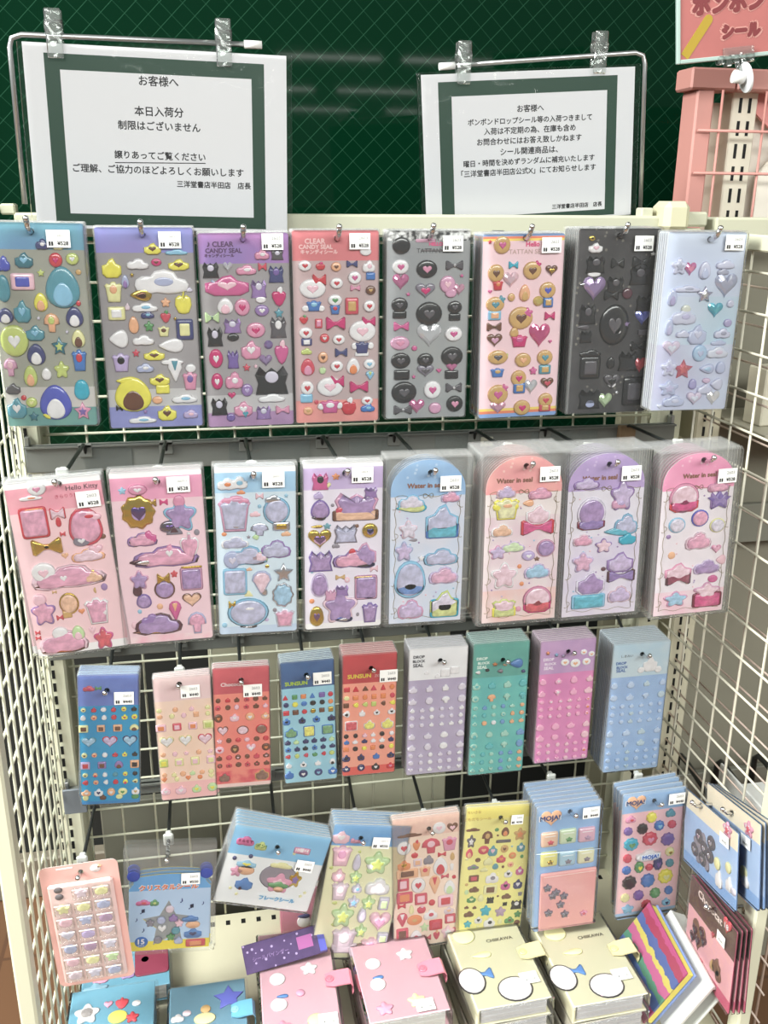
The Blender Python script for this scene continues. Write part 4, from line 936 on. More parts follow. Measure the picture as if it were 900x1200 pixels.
# ================================================================== THIRD ROW (small bead-like stickers in lines)
Y3 = -.165; G3 = 'sticker packs on the third row'
def row3(desc, corners, hole, label, n, zones, mats, lines, seed, gap=.0044, price='¥440', jit=.006, **k):
    fr, rt = hang('sticker_pack', desc, G3, corners, hole, Y3, n, gap, zones, mats, label, ('2603', price), front_t=.0026, jit=jit, seed=seed, th=.0021, sl=(.001, .001, .002, .001), **k)
    hook('dark hook holding the ' + desc, fr, Y3, n, gap, .846, base_y=-.047)
    rnd = random.Random(seed); r = rt[0]; z1 = fr.z1; h = fr.h
    for q, cnt, sz, cols, shp in lines:
        for i in range(cnt):
            c = cols[i % len(cols)] if rnd.random() < .7 else rnd.choice(cols); s_ = rnd.choice(shp)
            a = .08 if cnt > 3 else .16
            u = fr.x0 + fr.w*(a + (1-2*a)*i/max(1, cnt-1)) + rnd.uniform(-.0006, .0006)
            link('sticker', sticker_mesh(s_, c, 'puff' if sz < .012 else 'dome', .0032), r, (u, -.0001, z1 - h*q), scale=(sz*rnd.uniform(1.05, 1.3), .62, sz*rnd.uniform(1.0, 1.25)))
    return fr, r
def pads(r, fr, boxes, m):
    """printed colour panels behind the stickers, as fractions of the card"""
    q = MB()
    for a, b2, c, d in boxes: q.box((fr.x0+fr.w*a, -.0003, fr.z1-fr.h*d), (fr.x0+fr.w*c, -.00005, fr.z1-fr.h*b2))
    q.build('print_panel', m, r)
MIX = ['yD', 'oR', 'W', 'R', 'Yr', 'K', 'A', 'T']
fr, r = row3('blue pack with vivid blue sheet, third row', ((92, 792), (164, 788), (163, 940), (94, 943)), (125.4, 809), (145.5, 817), 6,
     (.235, .978), [mat_print((92, 118, 196), (84, 106, 184), .35), mat_print((24, 142, 196), (18, 130, 188), .3, scale=30), mat((60, 130, 190), .4)],
     [(.262, 6, .0062, MIX, 'cev'), (.322, 6, .0064, MIX, 'cev'), (.405, 4, .0095, ['yD', 'oD', 'DA', 'yO'], 're'), (.51, 3, .0150, ['CT', 'vR', 'CN'], 'h'), (.61, 6, .0062, MIX, 'cv'), (.69, 4, .0100, ['vR', 'eD', 'oK', 'aC'], 're'), (.765, 6, .0060, MIX, 'ce'), (.825, 6, .0062, MIX, 'cel'), (.905, 5, .0100, ['yD', 'WN', 'oW', 'yG', 'WA'], 'cv'), (.945, 4, .0075, ['K', 'D', 'y', 'G'], 'cv')], 31, shift={3: -.02, 4: -.03, 5: -.035})
u, z = fr.px(118, 811); 
link('sticker', sticker_mesh('k', 'rM', 'flat', .0032), r, (fr.x0+.014, -.0001, fr.z1-.020), scale=(.015, .5, .008)); link('sticker', sticker_mesh('b', 'G', 'flat', .0032), r, (fr.x0+.026, -.0001, fr.z1-.020), scale=(.008, .5, .006))
fr, r = row3('peach pack with pale pink squares, third row', ((178, 795), (244, 790), (257, 932), (190, 937)), (210, 801.5), (223, 809), 4,
     (.19, .86), [mat_print((240, 208, 208), (236, 198, 200), .35), mat_print((244, 206, 182), (246, 212, 194), .35, scale=30), mat((244, 190, 190), .4)],
     [(.26, 4, .0060, ['y', 'o', 'p', 'y'], 'cv'), (.31, 5, .0062, ['o', 'y', 'p'], 'cr'), (.40, 4, .0110, ['yA', 'rp', 'pO', 'yL'], 'r'), (.52, 3, .0150, ['yp', 'Wy', 'pr'], 'h'), (.62, 5, .006, ['o', 'p', 'y'], 'cf'), (.69, 4, .0110, ['LY', 'yp', 'rp', 'py'], 'r'), (.79, 6, .0062, ['o', 'y', 'p', 'l'], 'cv'), (.83, 5, .006, ['O', 'y', 'p'], 'ch'), (.925, 4, .0115, ['fW', 'pW', 'lY', 'yl'], 'vc')], 32, shift={1: .02, 2: .025, 3: .03})
fr, r = row3('red pack with coral sheet of dark brown beads, third row', ((250, 783), (315, 779), (318, 918), (252, 924)), (282.6, 797), (296, 808), 4,
     (.215, .86, .97), [mat_print((204, 78, 88), (192, 68, 80), .35), mat_print((236, 118, 108), (238, 130, 114), .3, scale=30), mat_print((214, 70, 82), (238, 130, 114), .35, scale=60), mat((240, 206, 200), .4)],
     [(.265, 6, .0060, ['D', 'R', 'Dr', 'rD'], 'cv'), (.325, 6, .0064, ['rD', 'D', 'p'], 'cv'), (.41, 4, .0100, ['DA', 'pW', 'DO', 'oW'], 'cv'), (.52, 3, .0125, ['rD', 'pD', 'DR'], 'ch'), (.60, 6, .0062, ['p', 'D', 'R'], 'cf'), (.675, 4, .0105, ['pR', 'DA', 'pW', 'DO'], 'ch'), (.745, 6, .0066, ['D', 'r', 'Dp'], 'cv'), (.81, 6, .0066, ['rD', 'Dr', 'D'], 'cv'), (.91, 2, .0150, ['Dr', 'DA'], 'cv')], 33)
u, z = fr.px(272, 802); lettering('Chococat', .007, mat((240, 214, 214), .5), r, (u, -.0006, z), width=.030, bold=.0003)
fr, r = row3('navy topped pack with light blue sheet, third row', ((326, 776), (388, 772), (398, 912), (336, 917)), (359, 791), (377.5, 793.6), 7,
     (.215,), [mat_print((46, 84, 138), (38, 74, 126), .35), mat_print((150, 204, 222), (140, 194, 216), .3, scale=30)],
     [(.285, 6, .0066, ['R', 'G', 'O', 'n', 'V', 'R'], 'rct'), (.345, 6, .0066, ['N', 'Y', 'n', 'K', 'G', 'O'], 'ocr'), (.41, 6, .0066, ['R', 'Y', 'K', 'Y', 'D', 'Z'], 'cor'), (.48, 4, .0085, ['nK', 'NK'], 'v'), (.575, 3, .0140, ['nK', 'Yn', 'Gn'], 'rv'), (.655, 6, .0068, ['n', 'l', 'N', 'n'], 'v'), (.715, 6, .0066, ['nK', 'N', 'K'], 'v'), (.775, 6, .0060, ['R', 'L', 'r', 'G'], 'lca'), (.85, 4, .0078, ['W', 'WK'], 'ev'), (.93, 4, .0105, ['n', 'NW', 'uC', 'nW'], 'vc')], 34, shift={3: .02, 4: .028, 5: .03, 6: .034})
u, z = fr.px(347, 801); lettering('SUNSUN', .008, mat((170, 196, 70), .5), r, (u, -.0006, z), width=.030, bold=.0004)
u, z = fr.px(371, 799.5); lettering('ZOO', .008, mat((200, 206, 220), .5), r, (u, -.0006, z), width=.012)
fr, r = row3('red topped pack with salmon sheet, third row', ((400, 768), (464, 763), (464, 905), (402, 908)), (435, 783), (455, 790.7), 8,
     (.235, .93), [mat_print((188, 52, 58), (176, 46, 52), .35), mat_print((242, 156, 132), (240, 148, 126), .3, scale=30), mat((222, 100, 92), .4)],
     [(.28, 6, .0066, ['R', 'O', 'D', 'r'], 'rct'), (.35, 6, .0066, ['y', 'r', 'o', 'O'], 'orc'), (.41, 6, .0064, ['D', 'Y', 'L', 'O'], 'rl'), (.48, 4, .0085, ['WK', 'W', 'K'], 'vl'), (.58, 3, .0145, ['RW', 'oW', 'YW'], 'rv'), (.665, 6, .0062, ['W', 'K', 'p'], 'cv'), (.715, 6, .0066, ['n', 'W', 'N'], 'v'), (.775, 6, .0062, ['O', 'K', 'Y'], 'ocr'), (.85, 4, .0090, ['n', 'NK'], 'v'), (.94, 4, .0095, ['NW', 'r', 'KW', 'Rf'], 'vc')], 35)
u, z = fr.px(421, 792.5); lettering('SUNSUN', .008, mat((226, 196, 80), .5), r, (u, -.0006, z), width=.032, bold=.0004)
u, z = fr.px(444, 791.5); lettering('ZOO', .008, mat((226, 200, 196), .5), r, (u, -.0006, z), width=.012)
def block(fr, r, cols, seed, tcol, tpx, big='vceqdm'):
    for body, p_, w in zip(('DROP', 'BLOCK', 'SEAL'), tpx, (.0155, .017, .0145)):
        u, z = fr.px(*p_); lettering(body, .006, tcol, r, (u, -.0006, z), width=w, bold=.0003)
DOTS = lambda c, z0=.30: [(z0, 4, .0095, c, 'vek'), (z0+.095, 4, .0098, c, 'vcm'), (z0+.165, 6, .0060, c, 'cv'), (z0+.225, 6, .0060, c, 'ce'), (z0+.285, 6, .0062, c, 'cv'), (z0+.375, 4, .0098, c, 'vek'), (z0+.465, 4, .0098, c, 'vcm'), (z0+.53, 6, .0060, c, 'cv'), (z0+.59, 6, .0062, c, 'ce'), (z0+.65, 6, .0060, c, 'cvh')]
fr, r = row3('white topped pack with mauve sheet of white beads, third row', ((477, 760), (546, 757), (545, 903), (478, 907)), (516, 774), None, 8,
     (.245, .965), [mat((234, 233, 236), .35, noise=.02), mat_print((176, 164, 192), (168, 154, 184), .3, scale=30), mat((186, 176, 198), .4)], DOTS(['6', '6', 'W'], .315), 36)
block(fr, r, None, 1, mat((90, 90, 96), .5), ((491, 770), (491, 775), (490, 780)))
for c, s_ in (((522, 788), .014), ((533, 785), .013), ((513, 792), .008), ((500, 788), .007)):
    u, z = fr.px(*c); link('sticker', sticker_mesh('r' if s_ > .01 else 'k', 'W', 'puff', .0032), r, (u, -.0001, z), scale=(s_, .3, s_*.9))
fr, r = row3('teal pack with small sea themed beads, third row', ((550, 754), (620, 751), (613, 903), (553, 907)), (589.4, 773.4), None, 9,
     (.255, .975), [mat_print((84, 160, 148), (76, 150, 140), .35), mat_print((96, 186, 178), (84, 174, 172), .3, scale=30), mat((110, 180, 172), .4)], DOTS(['54', '4', '5', '7', '5', 'o', '4', 'W'], .315), 37)
block(fr, r, None, 1, mat((220, 236, 228), .5), ((565, 772), (567, 777), (565, 782)))
for px, sh, c, s_ in (((605, 777), 'l', 'n', .019), ((580, 778), 'f', 'O', .007), ((592, 778), 'e', 'o', .006), ((560, 788), 'l', 'W', .007), ((571, 785), 'c', 'K', .006), ((613, 786), 'c', 'u', .006), ((586, 786), 'l', 's', .008)):
    u, z = fr.px(*px); link('sticker', sticker_mesh(sh, c, 'flat', .0032), r, (u, -.0001, z), scale=(s_, .6, s_*.75))
fr, r = row3('purple topped pack with orchid pink sheet, third row', ((629, 751), (697, 748), (690, 889), (630, 893)), (666, 763.5), None, 9,
     (.265, .985), [mat_print((192, 150, 196), (180, 140, 188), .35), mat_print((222, 130, 184), (212, 120, 176), .3, scale=30), mat((212, 150, 190), .4)], DOTS(['1', '1W', '1', 'p', '1', '1O'], .325), 38)
block(fr, r, None, 1, mat((240, 226, 240), .5), ((643, 773), (645, 778), (643, 783)))
for px, s_ in (((662, 776), .013), ((674, 777), .016), ((687, 775), .013), ((684, 764), .010), ((693, 766), .010)):
    u, z = fr.px(*px); link('sticker', sticker_mesh('c', 'Wo', 'puff', .0032), r, (u, -.0001, z), scale=(s_, .4, s_*.85))
for px, c in (((642, 765), 'O'), ((652, 767), 'C'), ((660, 768), 'v')):
    u, z = fr.px(*px); link('sticker', sticker_mesh('s', c, 'flat', .0032), r, (u, -.0001, z), scale=(.006, .6, .006))
fr, r = row3('pale blue pack with blue sheet of white beads, third row', ((713, 754), (783, 752), (773, 900), (712, 903)), (752.6, 766.5), None, 12,
     (.255, .975), [mat_print((178, 206, 226), (196, 214, 226), .35, scale=24), mat_print((156, 188, 232), (146, 178, 224), .3, scale=30), mat((170, 196, 228), .4)], DOTS(['3', '3', 'c', '3'], .315), 39)
block(fr, r, None, 1, mat((96, 124, 176), .5), ((728, 777.5), (729, 782), (727.5, 786)))
u, z = fr.px(735, 769); lettering('しまみい', .006, mat((80, 84, 90), .5), r, (u, -.0006, z), width=.018)
for px, sx, sz in (((762, 778), .022, .024), ((751, 785), .011, .010), ((771, 784), .011, .011)):
    u, z = fr.px(*px); link('sticker', sticker_mesh('v' if sx > .02 else 'c', 'W', 'puff', .0032), r, (u, -.0001, z), scale=(sx, .4, sz))

# ================================================================== BOTTOM ROW
Y4 = -.205; G4 = 'sticker packs on the bottom row'
def row4(desc, corners, hole, label, n, zones, mats, t1='2603', price='¥440', gap=.0062, y=Y4, **k):
    fr, rt = hang('sticker_pack', desc, G4, corners, hole, y, n, gap, zones, mats, label, (t1, price), **k)
    hook('dark hook holding the ' + desc, fr, y, n, gap, .61, base_y=-.047)
    return fr, rt
# -- blister case
fr, rt = row4('pink card with clear blister tray of bead stickers, bottom row', ((50, 1020), (141, 1003), (154, 1141), (66, 1160)), (94.5, 1021.5), None, 1, (),
              [mat_print((230, 176, 168), (226, 168, 160), .35, scale=20)], corner=.008, sleeve=False, front_t=.006, y=-.262)
r = rt[0]
x0, x1 = fr.x0+.008, fr.x1-.008; z1, z0 = -.011, fr.z0+.009
MB().bbox((x0, -.0075, z0), (x1, -.0004, z1), .003).build('blister_tray', mat((226, 196, 192), .2, coat=.6), r)
rnd = random.Random(4); BC = ['i', 'a', 'w', 'v', 'y', 'c', 'p', 'l', 'i', 's', 'x']
cw = (x1-x0-.006)/3; rh = (z1-z0-.008)/7
for i in range(3):
    for j in range(7):
        cx = x0+.003+cw*(i+.5); cz = z1-.004-rh*(j+.5)
        if i == 0 and j == 0: continue
        link('sticker', sticker_mesh(rnd.choice(['c', 'f', 'v', 'h']), rnd.choice(BC), 'puff', .0032), r, (cx, -.0076, cz), scale=(cw*.66, .7, rh*.66))
        d = MB().bbox((-cw*.44, -.004, -rh*.44), (cw*.44, 0, rh*.44), .002); d.box((-cw*.40, -.0046, rh*.36), (cw*.40, -.0040, rh*.42), 1)
        d.build('blister_dome', [DOME, mat((246, 244, 242), .1, coat=1)], r, (cx, -.0078, cz))
for dz in (-.006, -.0165):
    link('sticker', sticker_mesh('c', 'k', 'flat', .0032), r, (x0+.003+cw*.42, -.0076, z1+dz), scale=(.0105, .4, .0085))
for px, sh, c, sx in (((112, 1017), 'c', 'W', .013), ((116, 1014), 'f', 'o', .006)):
    u, z = fr.px(*px); link('sticker', sticker_mesh(sh, c, 'flat', .0032), r, (u, -.0001, min(z, fr.z1-.006)), scale=(sx, .5, sx*.8))
u, z = fr.px(75, 1018); MB().box((-.010, -.0004, -.0008), (.010, 0, .0008)).build('print_line', WHITEP, r, (u, 0, z))

# -- crystal seal bag with ears
SKY = mat_print((92, 164, 226), (84, 156, 220), .35, scale=20); YEL = mat((240, 218, 70), .4); PALEB = mat_print((182, 210, 244), (174, 204, 240), .35, scale=24)
fr = Frame(((150, 1026), (246, 1022), (246, 1110), (152, 1114)), (196.5, 1002), -.215)
yb = -.215; crystal = []
x0, x1, z0, z1 = fr.x0, fr.x1, fr.z0, fr.z1
S_ = [fr.px(*p_) for p_ in ((198, 1055), (206, 1071), (222, 1073), (210, 1086), (214, 1106), (198, 1098), (179, 1108), (183, 1088), (167, 1077), (187, 1073))]
S_ = S_[::-1]
body_loop = [(x0, z0), (x1, z0), (x1, z1-.022), (x1-.006, z1-.014)] + [(x1-.006-.002 - (x1-x0-.016)*k/8, z1-.004 + .004*math.sin(math.pi*k/8)) for k in range(9)] + [(x0+.006, z1-.014), (x0, z1-.022)]
body_me = card_mesh(body_loop, [S_], .0009, [z1-.026, z0+.0155], [SKY, PALEB, YEL])
bag_me = card_mesh(rrect(x0-.007, z0-.004, x1+.007, z1+.045, .002, 2), [circle(0, 0, .004)], .005, [], [BAG], y=-.0035)
for k in range(3):
    rt_ = thing('sticker_pack', 'blue eared card with star window in a clear bag' + (', front one' if k == 0 else ', %s' % ORD[k]), 'sticker pack', (fr.o.x, yb+k*.0068, fr.o.z), fr.rot((0, .012, -.015)[k]), G4)
    link('card', body_me, rt_); link('bag', bag_me, rt_)
    q = MB(); EAR = mat((36, 66, 176), .35)
    for ex in (x0+.006, x1-.006): q.puff([(p_[0]*.017+ex, p_[1]*.017+z1-.002) for p_ in SH['c']], .0012, y0=.0004)
    q.build('ear', EAR, rt_)
    crystal.append(rt_)
r = crystal[0]
hook('dark hook holding the blue eared card with star window', fr, yb, 3, .0068, .61, base_y=-.047)
u, z = fr.px(198, 1039.5)
lettering('クリスタルシール', .01, mat((244, 240, 236), .5), r, (u, -.0006, z), width=.0785, bold=.0010)
lettering('クリスタルシール', .01, mat((226, 110, 66), .5), r, (u, -.0012, z), width=.078, bold=.0004)
u, z = fr.px(165.5, 1104)
q = MB().puff([(p_[0]*.018, p_[1]*.018) for p_ in SH['c']], .0006, flat=True); q.build('count_badge', mat((44, 104, 186), .4), r, (u, 0, z))
lettering('15', .007, WHITEP, r, (u, -.0012, z+.001), width=.0085, bold=.0004); lettering('piece', .003, WHITEP, r, (u, -.0012, z-.005), width=.008)
for body, c, s_ in (('♪', (213, 1055), .013), ('♫', (224, 1062), .013), ('♫', (167, 1068), .012), ('♪', (168, 1090), .012), ('♪', (238, 1058), .010), ('♪', (160, 1078), .010)):
    u, z = fr.px(*c); lettering(body, s_, mat((40, 60, 130), .5), r, (u, -.0006, z))
for px, sh, c, sx, sz in (((168, 1057.5), 'k', 'FR', .020, .009), ((181, 1057.5), 'k', 'GL', .012, .010), ((229, 1104), 'r', 'RO', .027, .012), ((226, 1093), 'v', 'nN', .024, .016), ((226, 1083), 'c', 'o', .020, .012), ((223, 1076), 'v', 'n', .022, .010)):
    u, z = fr.px(*px); link('sticker', sticker_mesh(sh, c, 'flat', .0032), r, (u, -.0001, z), scale=(sx, .5, sz))
rnd = random.Random(8)
for k, (px, c, sh) in enumerate((((189, 1078), 'a', 'c'), ((203, 1075), 'e', 'v'), ((190, 1088), 'W', 'h'), ((200, 1097), 'G', 'f'), ((206, 1090), 'T', 'c'), ((185, 1101), 's', 'c'), ((210, 1081), 'p', 'f'), ((199, 1065), 'i', 'c'), ((176, 1081), 's', 'f'), ((209, 1101), 'a', 'v'))):
    u, z = fr.px(*px); link('sticker', sticker_mesh(sh, c, 'puff', .0032), r, (u, -.0002, z), scale=(.012, .8, .012))
MB().box((min(p_[0] for p_ in S_), .0009, min(p_[1] for p_ in S_)), (max(p_[0] for p_ in S_), .0012, max(p_[1] for p_ in S_))).build('inner_backing', mat((150, 152, 156), .4), r)
price_label(r, fr, (223.5, 1027.5), '2603', '¥550', y=-.0038)

# -- flake seal packs
fr, rt = row4('blue and white envelope with round window, bottom row', ((272, 957), (379, 988), (365, 1075), (258, 1050)), (325, 992.7), (356.5, 1012.7), 6, (.37,),
              [mat_print((128, 190, 230), (120, 182, 226), .35, scale=20), mat((236, 238, 240), .35)], gap=.0062, price='¥440', shift={1: -.015, 2: -.02, 3: -.03, 4: -.035, 5: -.04}, y=-.215)
r = rt[0]
RT = ['M', 'G']
def flat(px, sh, c, sx, sz, kind='flat', sy=.5, rr=None):
    u, z = fr.px(*px); o = link('sticker', sticker_mesh(sh, c, kind, .0032), rr or r, (u, -.0001, z), scale=(sx, sy, sz)); return o
def words(px, body, m, w, bold=.0003, back=None, y=-.0022):
    u, z = fr.px(*px)
    if back: lettering(body, .01, back, r, (u, y+.0005, z), width=w*1.03, bold=bold+.0010)
    lettering(body, .01, m, r, (u, y, z), width=w, bold=bold)
flat((288, 985), 'k', 'F', .025, .015); words((288, 985), 'ミルモで', mat((110, 20, 70), .5), .020, y=-.0018)
flat((306, 991), 'k', 'L', .017, .014); words((306, 991), 'ポン!', mat((60, 110, 50), .5), .015, y=-.0018)
flat((354, 997), 'r', 'f', .023, .010); words((354, 996), '10種×4', mat((250, 236, 240), .5), .018, y=-.0018)
words((324, 1053), 'フレークシール', mat((110, 170, 214), .5), .050, .0006, mat((240, 246, 250), .5))
for a in ((286, 1035, 'v', 'n', .024, .020), (288, 1019, 'c', 'o', .024, .016), (289, 1012, 'v', 'CY', .027, .012), (277, 1020, 'f', 'f', .017, .017), (281, 1040, 'd', 'r', .005, .006), (275, 1005, 'c', 'N', .006, .006), (294, 1003, 'c', 'N', .006, .006)): flat(a[:2], *a[2:])
for a in ((270, 1040), (277, 1047), (352, 1050), (357, 1046), (345, 1000)): flat(a, 's', 'y', .006, .006, sy=.15)
for a in ((326, 1028, 'c', 's', .053, .042, .15), (327, 1034, 'f', 'fp', .037, .032, .4), (326, 1036, 'v', 'G', .028, .012, .7), (326, 1041, 'c', 'o', .015, .009, .9), (346, 1030, 'f', 'ZV', .018, .026, .3), (330, 1014, 'k', 'y', .032, .010, .3)):
    flat(a[:2], a[2], a[3], a[4], a[5], sy=a[6])

# -- puffy cream pack
fr, rt = row4('cream card of plump pink and lime puffy stickers, bottom row', ((378, 959), (465, 973), (463, 1129), (379, 1115)), (423, 982), (446, 985.5), 6, (.155,),
              [mat_print((110, 166, 218), (100, 156, 212), .35, scale=30), mat((230, 228, 190), .35)], '260311', '¥550', gap=.0062, shift={1: .004, 2: -.004, 3: -.006, 4: .004, 5: -.005})
r = rt[0]
stickers(r, fr, '''585 190 76 54 v pW f;600 270 90 90 u pm;757 300 112 96 f lL;740 310 60 50 c W;668 300 36 70 e w;588 355 58 56 v pW;662 362 54 56 f lL;760 405 110 74 k W;592 425 78 80 u iW;668 412 46 40 k wC;653 470 52 50 f wC;718 475 60 60 f lL;785 480 46 54 r wl;605 530 98 100 f lL;600 530 46 44 c W;690 530 40 66 e w;766 560 92 80 h pm;685 598 52 54 f lL;608 640 112 110 u iW
610 675 110 40 r i;792 630 48 44 r wl;725 672 90 84 u pm;570 480 24 14 l L f;555 325 18 14 l L f;565 575 22 16 l L f;800 680 18 16 l L f;800 715 20 14 l L f;680 255 14 12 l L f;650 205 20 18 c f f;670 210 60 14 r f f''', 3.75, 240, 930, t=.0045)

# -- pink food pack
fr, rt = row4('pink gingham card of flat red food stickers, bottom row', ((458, 960), (538, 951), (537, 1101), (463, 1112)), (502.7, 971), None, 3, (.15,),
              [mat_print((238, 196, 178), (232, 184, 168), .4, scale=120), mat((242, 216, 198), .4)], gap=.005, shift={1: .01, 2: .015})
r = rt[0]
stickers(r, fr, '''280 150 58 50 c Wp;338 148 46 40 h Dp;150 183 108 16 k D;125 240 62 60 c WR;180 228 32 44 y OR;244 228 80 66 m rp;325 218 66 60 u fr;172 270 30 26 a R;292 266 36 20 b R;233 290 44 40 k s;125 315 56 44 v OZ;185 302 36 32 r io;285 318 62 76 e WR;338 275 20 34 e A;218 340 50 44 u oR;140 352 94 40 r oD;335 320 18 30 u W;122 400 50 56 r rp;188 402 62 66 c WR;260 400 48 80 i oR;305 362 34 20 b r
345 365 18 16 c R;325 410 48 60 e Wl;128 458 70 50 r rO;200 462 54 48 r rp;248 478 28 26 c R;308 470 66 50 r pR;115 495 36 22 b R;158 510 22 40 e y;202 508 38 34 a rp;118 555 46 60 i rW;172 555 66 44 o OA;242 530 60 44 k Wr;322 512 42 30 v io;265 575 56 44 r Rr;328 548 46 40 r rp;215 585 40 40 s l;118 618 52 52 r rD;178 628 52 56 e Wr;228 632 32 24 b r;268 620 28 40 y ro;318 605 56 56 f pW;345 600 18 30 u r''', 3.75, 440, 930, kind='flat')
# -- yellow pack
fr, rt = row4('yellow card of tiny flat stickers, bottom row', ((541, 945), (621, 943), (614, 1088), (539, 1089)), (586.7, 958), (605, 958), 2, (.10,),
              [mat((242, 228, 130), .4), mat((240, 230, 150), .4)], '2603', '¥330', gap=.006, lab_size=(.018, .016))
r = rt[0]
rnd = random.Random(12)
stickers(r, fr, '''65 325 72 18 k D;140 365 56 66 m DA;235 335 40 46 e DO;312 345 62 64 f AO;190 325 22 18 c G;55 385 46 66 f kW;225 385 76 16 r k;120 432 56 44 c ro;168 435 48 56 v Tp;230 425 40 40 c AD;317 415 42 48 v TW;45 450 36 48 e ro;212 478 48 40 v rO;272 460 38 34 c OA;322 465 18 18 c G;90 485 28 22 c D;145 490 50 44 k y;182 518 32 30 e T;262 508 32 28 c or;222 520 14 14 c D;65 522 60 26 k sG;250 555 42 40 v WK;310 540 40 44 v FW;68 582 52 34 r Dr
165 578 70 56 k Ws;122 535 40 24 k y;235 618 48 46 v FK;300 610 46 50 v NW;155 640 70 48 r yD;70 640 52 30 k D;30 655 22 24 c l;240 675 50 28 k D;312 662 24 20 u s;55 692 46 34 v Gy;105 685 32 38 e y;155 695 38 34 q K;232 715 24 20 q K;292 718 56 48 q KW;130 750 56 54 f b;208 755 56 50 f x;302 768 36 34 f G;42 770 52 30 k D;92 800 40 36 v WK;150 812 60 50 k WK;205 808 24 26 e y;255 800 50 34 k GD;295 812 30 24 c D;35 822 40 36 f b;90 835 18 12 c y
30 735 24 16 k D;72 735 22 16 k D;195 355 12 10 c D;195 675 12 10 c D;270 412 12 10 s C;30 615 16 14 c A;32 480 20 14 c y''', 4.5, 540, 900, kind='flat')
words((556, 952), 'ちいさな', mat((190, 160, 90), .5), .020, .0001, y=-.0006); words((560, 960), 'ともだちシール', mat((196, 166, 96), .5), .040, .0001, y=-.0006)

# -- the two packs in blue covers with a heart
LBL = mat_print((140, 178, 222), (132, 170, 216), .35, scale=20)
def heart_logo(px, s_=.030):
    u, z = fr.px(*px)
    link('logo_heart', sticker_mesh('h', 'o', 'flat', .0032), r, (u, -.0001, z), scale=(s_, .3, s_*.85))
    lettering('MOJA!', .009, mat((236, 236, 240), .5), r, (u-.002, -.0010, z+.001), width=s_*1.04, bold=.0010)
    lettering('MOJA!', .009, mat((40, 66, 120), .5), r, (u-.002, -.0014, z+.001), width=s_*.98, bold=.0004)
fr, rt = row4('pale blue card with six capsules and pink tray, bottom row', ((627, 946), (702, 938), (697, 1077), (625, 1086)), (668, 950.7), (690, 947.7), 7, (),
              [LBL], '2603', '¥440', gap=.0095, shift={3: .012, 4: .02, 5: .012, 6: -.02}, y=-.232, front_t=.009)
r = rt[0]; heart_logo((646, 959))
for px, c, w in (((643.5, 983), 'o', 1), ((665, 979), 'l', 1), ((687, 977), 'f', 1), ((643, 1006), 'Y', 1), ((664, 1005), 'C', 1), ((686, 1002), 'y', 1)):
    u, z = fr.px(*px); q = MB().puff([(p_[0]*.0255, p_[1]*.0245) for p_ in SH['r']], .0045)
    q.box((-.008, -.0048, .0068), (.008, -.0042, .0076), 1)
    q.build('capsule', [mat(tuple(int(v*.62+86) for v in PAL[c]), .15, coat=.8), mat((244, 244, 244), .1, coat=1)], r, (u, -.0001, z))
    link('sticker', sticker_mesh('f', {'o': 'r', 'l': 'G', 'f': 'x', 'Y': 'Z', 'C': 's', 'y': 's'}[c], 'flat', .0032), r, (u+.001, -.0044, z-.003), scale=(.010, .3, .008))
a, b2 = fr.px(633, 1023), fr.px(694, 1078)
MB().bbox((a[0], -.0055, b2[1]), (b2[0], -.0001, a[1]), .002).build('tray', mat((236, 168, 166), .25, coat=.5), r)
MB().box((a[0]+.004, -.0060, a[1]-.005), (b2[0]-.004, -.0055, a[1]-.004)).build('tray_ridge', mat((246, 214, 210), .15, coat=1), r)
for px in ((640, 1037), (646, 1046), (655, 1056), (641, 1066), (659, 1046), (660, 1067), (650, 1042)):
    u, z = fr.px(*px); link('sticker', sticker_mesh('f', 'sk', 'puff', .0032), r, (u, -.0056, z), scale=(.013, 1.0, .013))
u, z = fr.px(682, 1066); link('sticker', sticker_mesh('f', 'fr', 'puff', .0032), r, (u, -.0056, z), scale=(.012, .7, .010))
MB().tube([(fr.x0-.001, -.0092, fr.px(630, 996)[1]), (fr.x1+.001, -.0092, fr.px(698, 990)[1])], .0006, 6).build('bag_crease', mat((200, 214, 228), .2, coat=.6), r)

fr, rt = row4('pink card of round fluffy ball stickers under blue header, bottom row', ((731, 932), (802, 921), (793, 1065), (720, 1074)), (766.7, 938), (791, 933), 4, (.155, .975),
              [LBL, mat_print((238, 190, 196), (234, 182, 190), .35, scale=20), mat((160, 190, 222), .4)], '2603', '¥440', gap=.0105, shift={1: .012, 2: .05, 3: .045}, y=-.232, front_t=.006)
r = rt[0]; heart_logo((746, 941), .028)
stickers(r, fr, '''285 258 54 54 w Y;385 232 50 40 k T;175 268 52 34 k fR;162 332 46 42 w V;237 318 56 56 w K;325 300 52 52 w nC;392 293 44 40 w r;178 400 76 66 w bG;277 370 78 70 w rf;370 372 70 66 w V;380 437 46 46 w yZ;158 475 44 44 w r;153 537 46 42 w n;268 455 128 60 v W;268 465 120 36 r n f;220 520 50 60 w GY;318 500 48 70 w uV;272 520 40 34 w r;380 497 42 40 w T;168 602 74 70 w K;265 590 72 70 w n;358 567 76 74 w Yy;145 682 46 44 w y;216 668 54 52 w V;303 655 54 52 w G;374 640 42 42 w n
257 716 52 48 w r;360 700 40 36 v CN;158 738 60 40 f C;155 740 34 26 c b''', 4.5, 700, 900, t=.0042)
words((760, 1001), 'MOJA!', mat((236, 240, 246), .5), .026, .0010, y=-.0062); words((760, 1001), 'MOJA!', mat((34, 84, 160), .5), .025, .0004, y=-.0068)

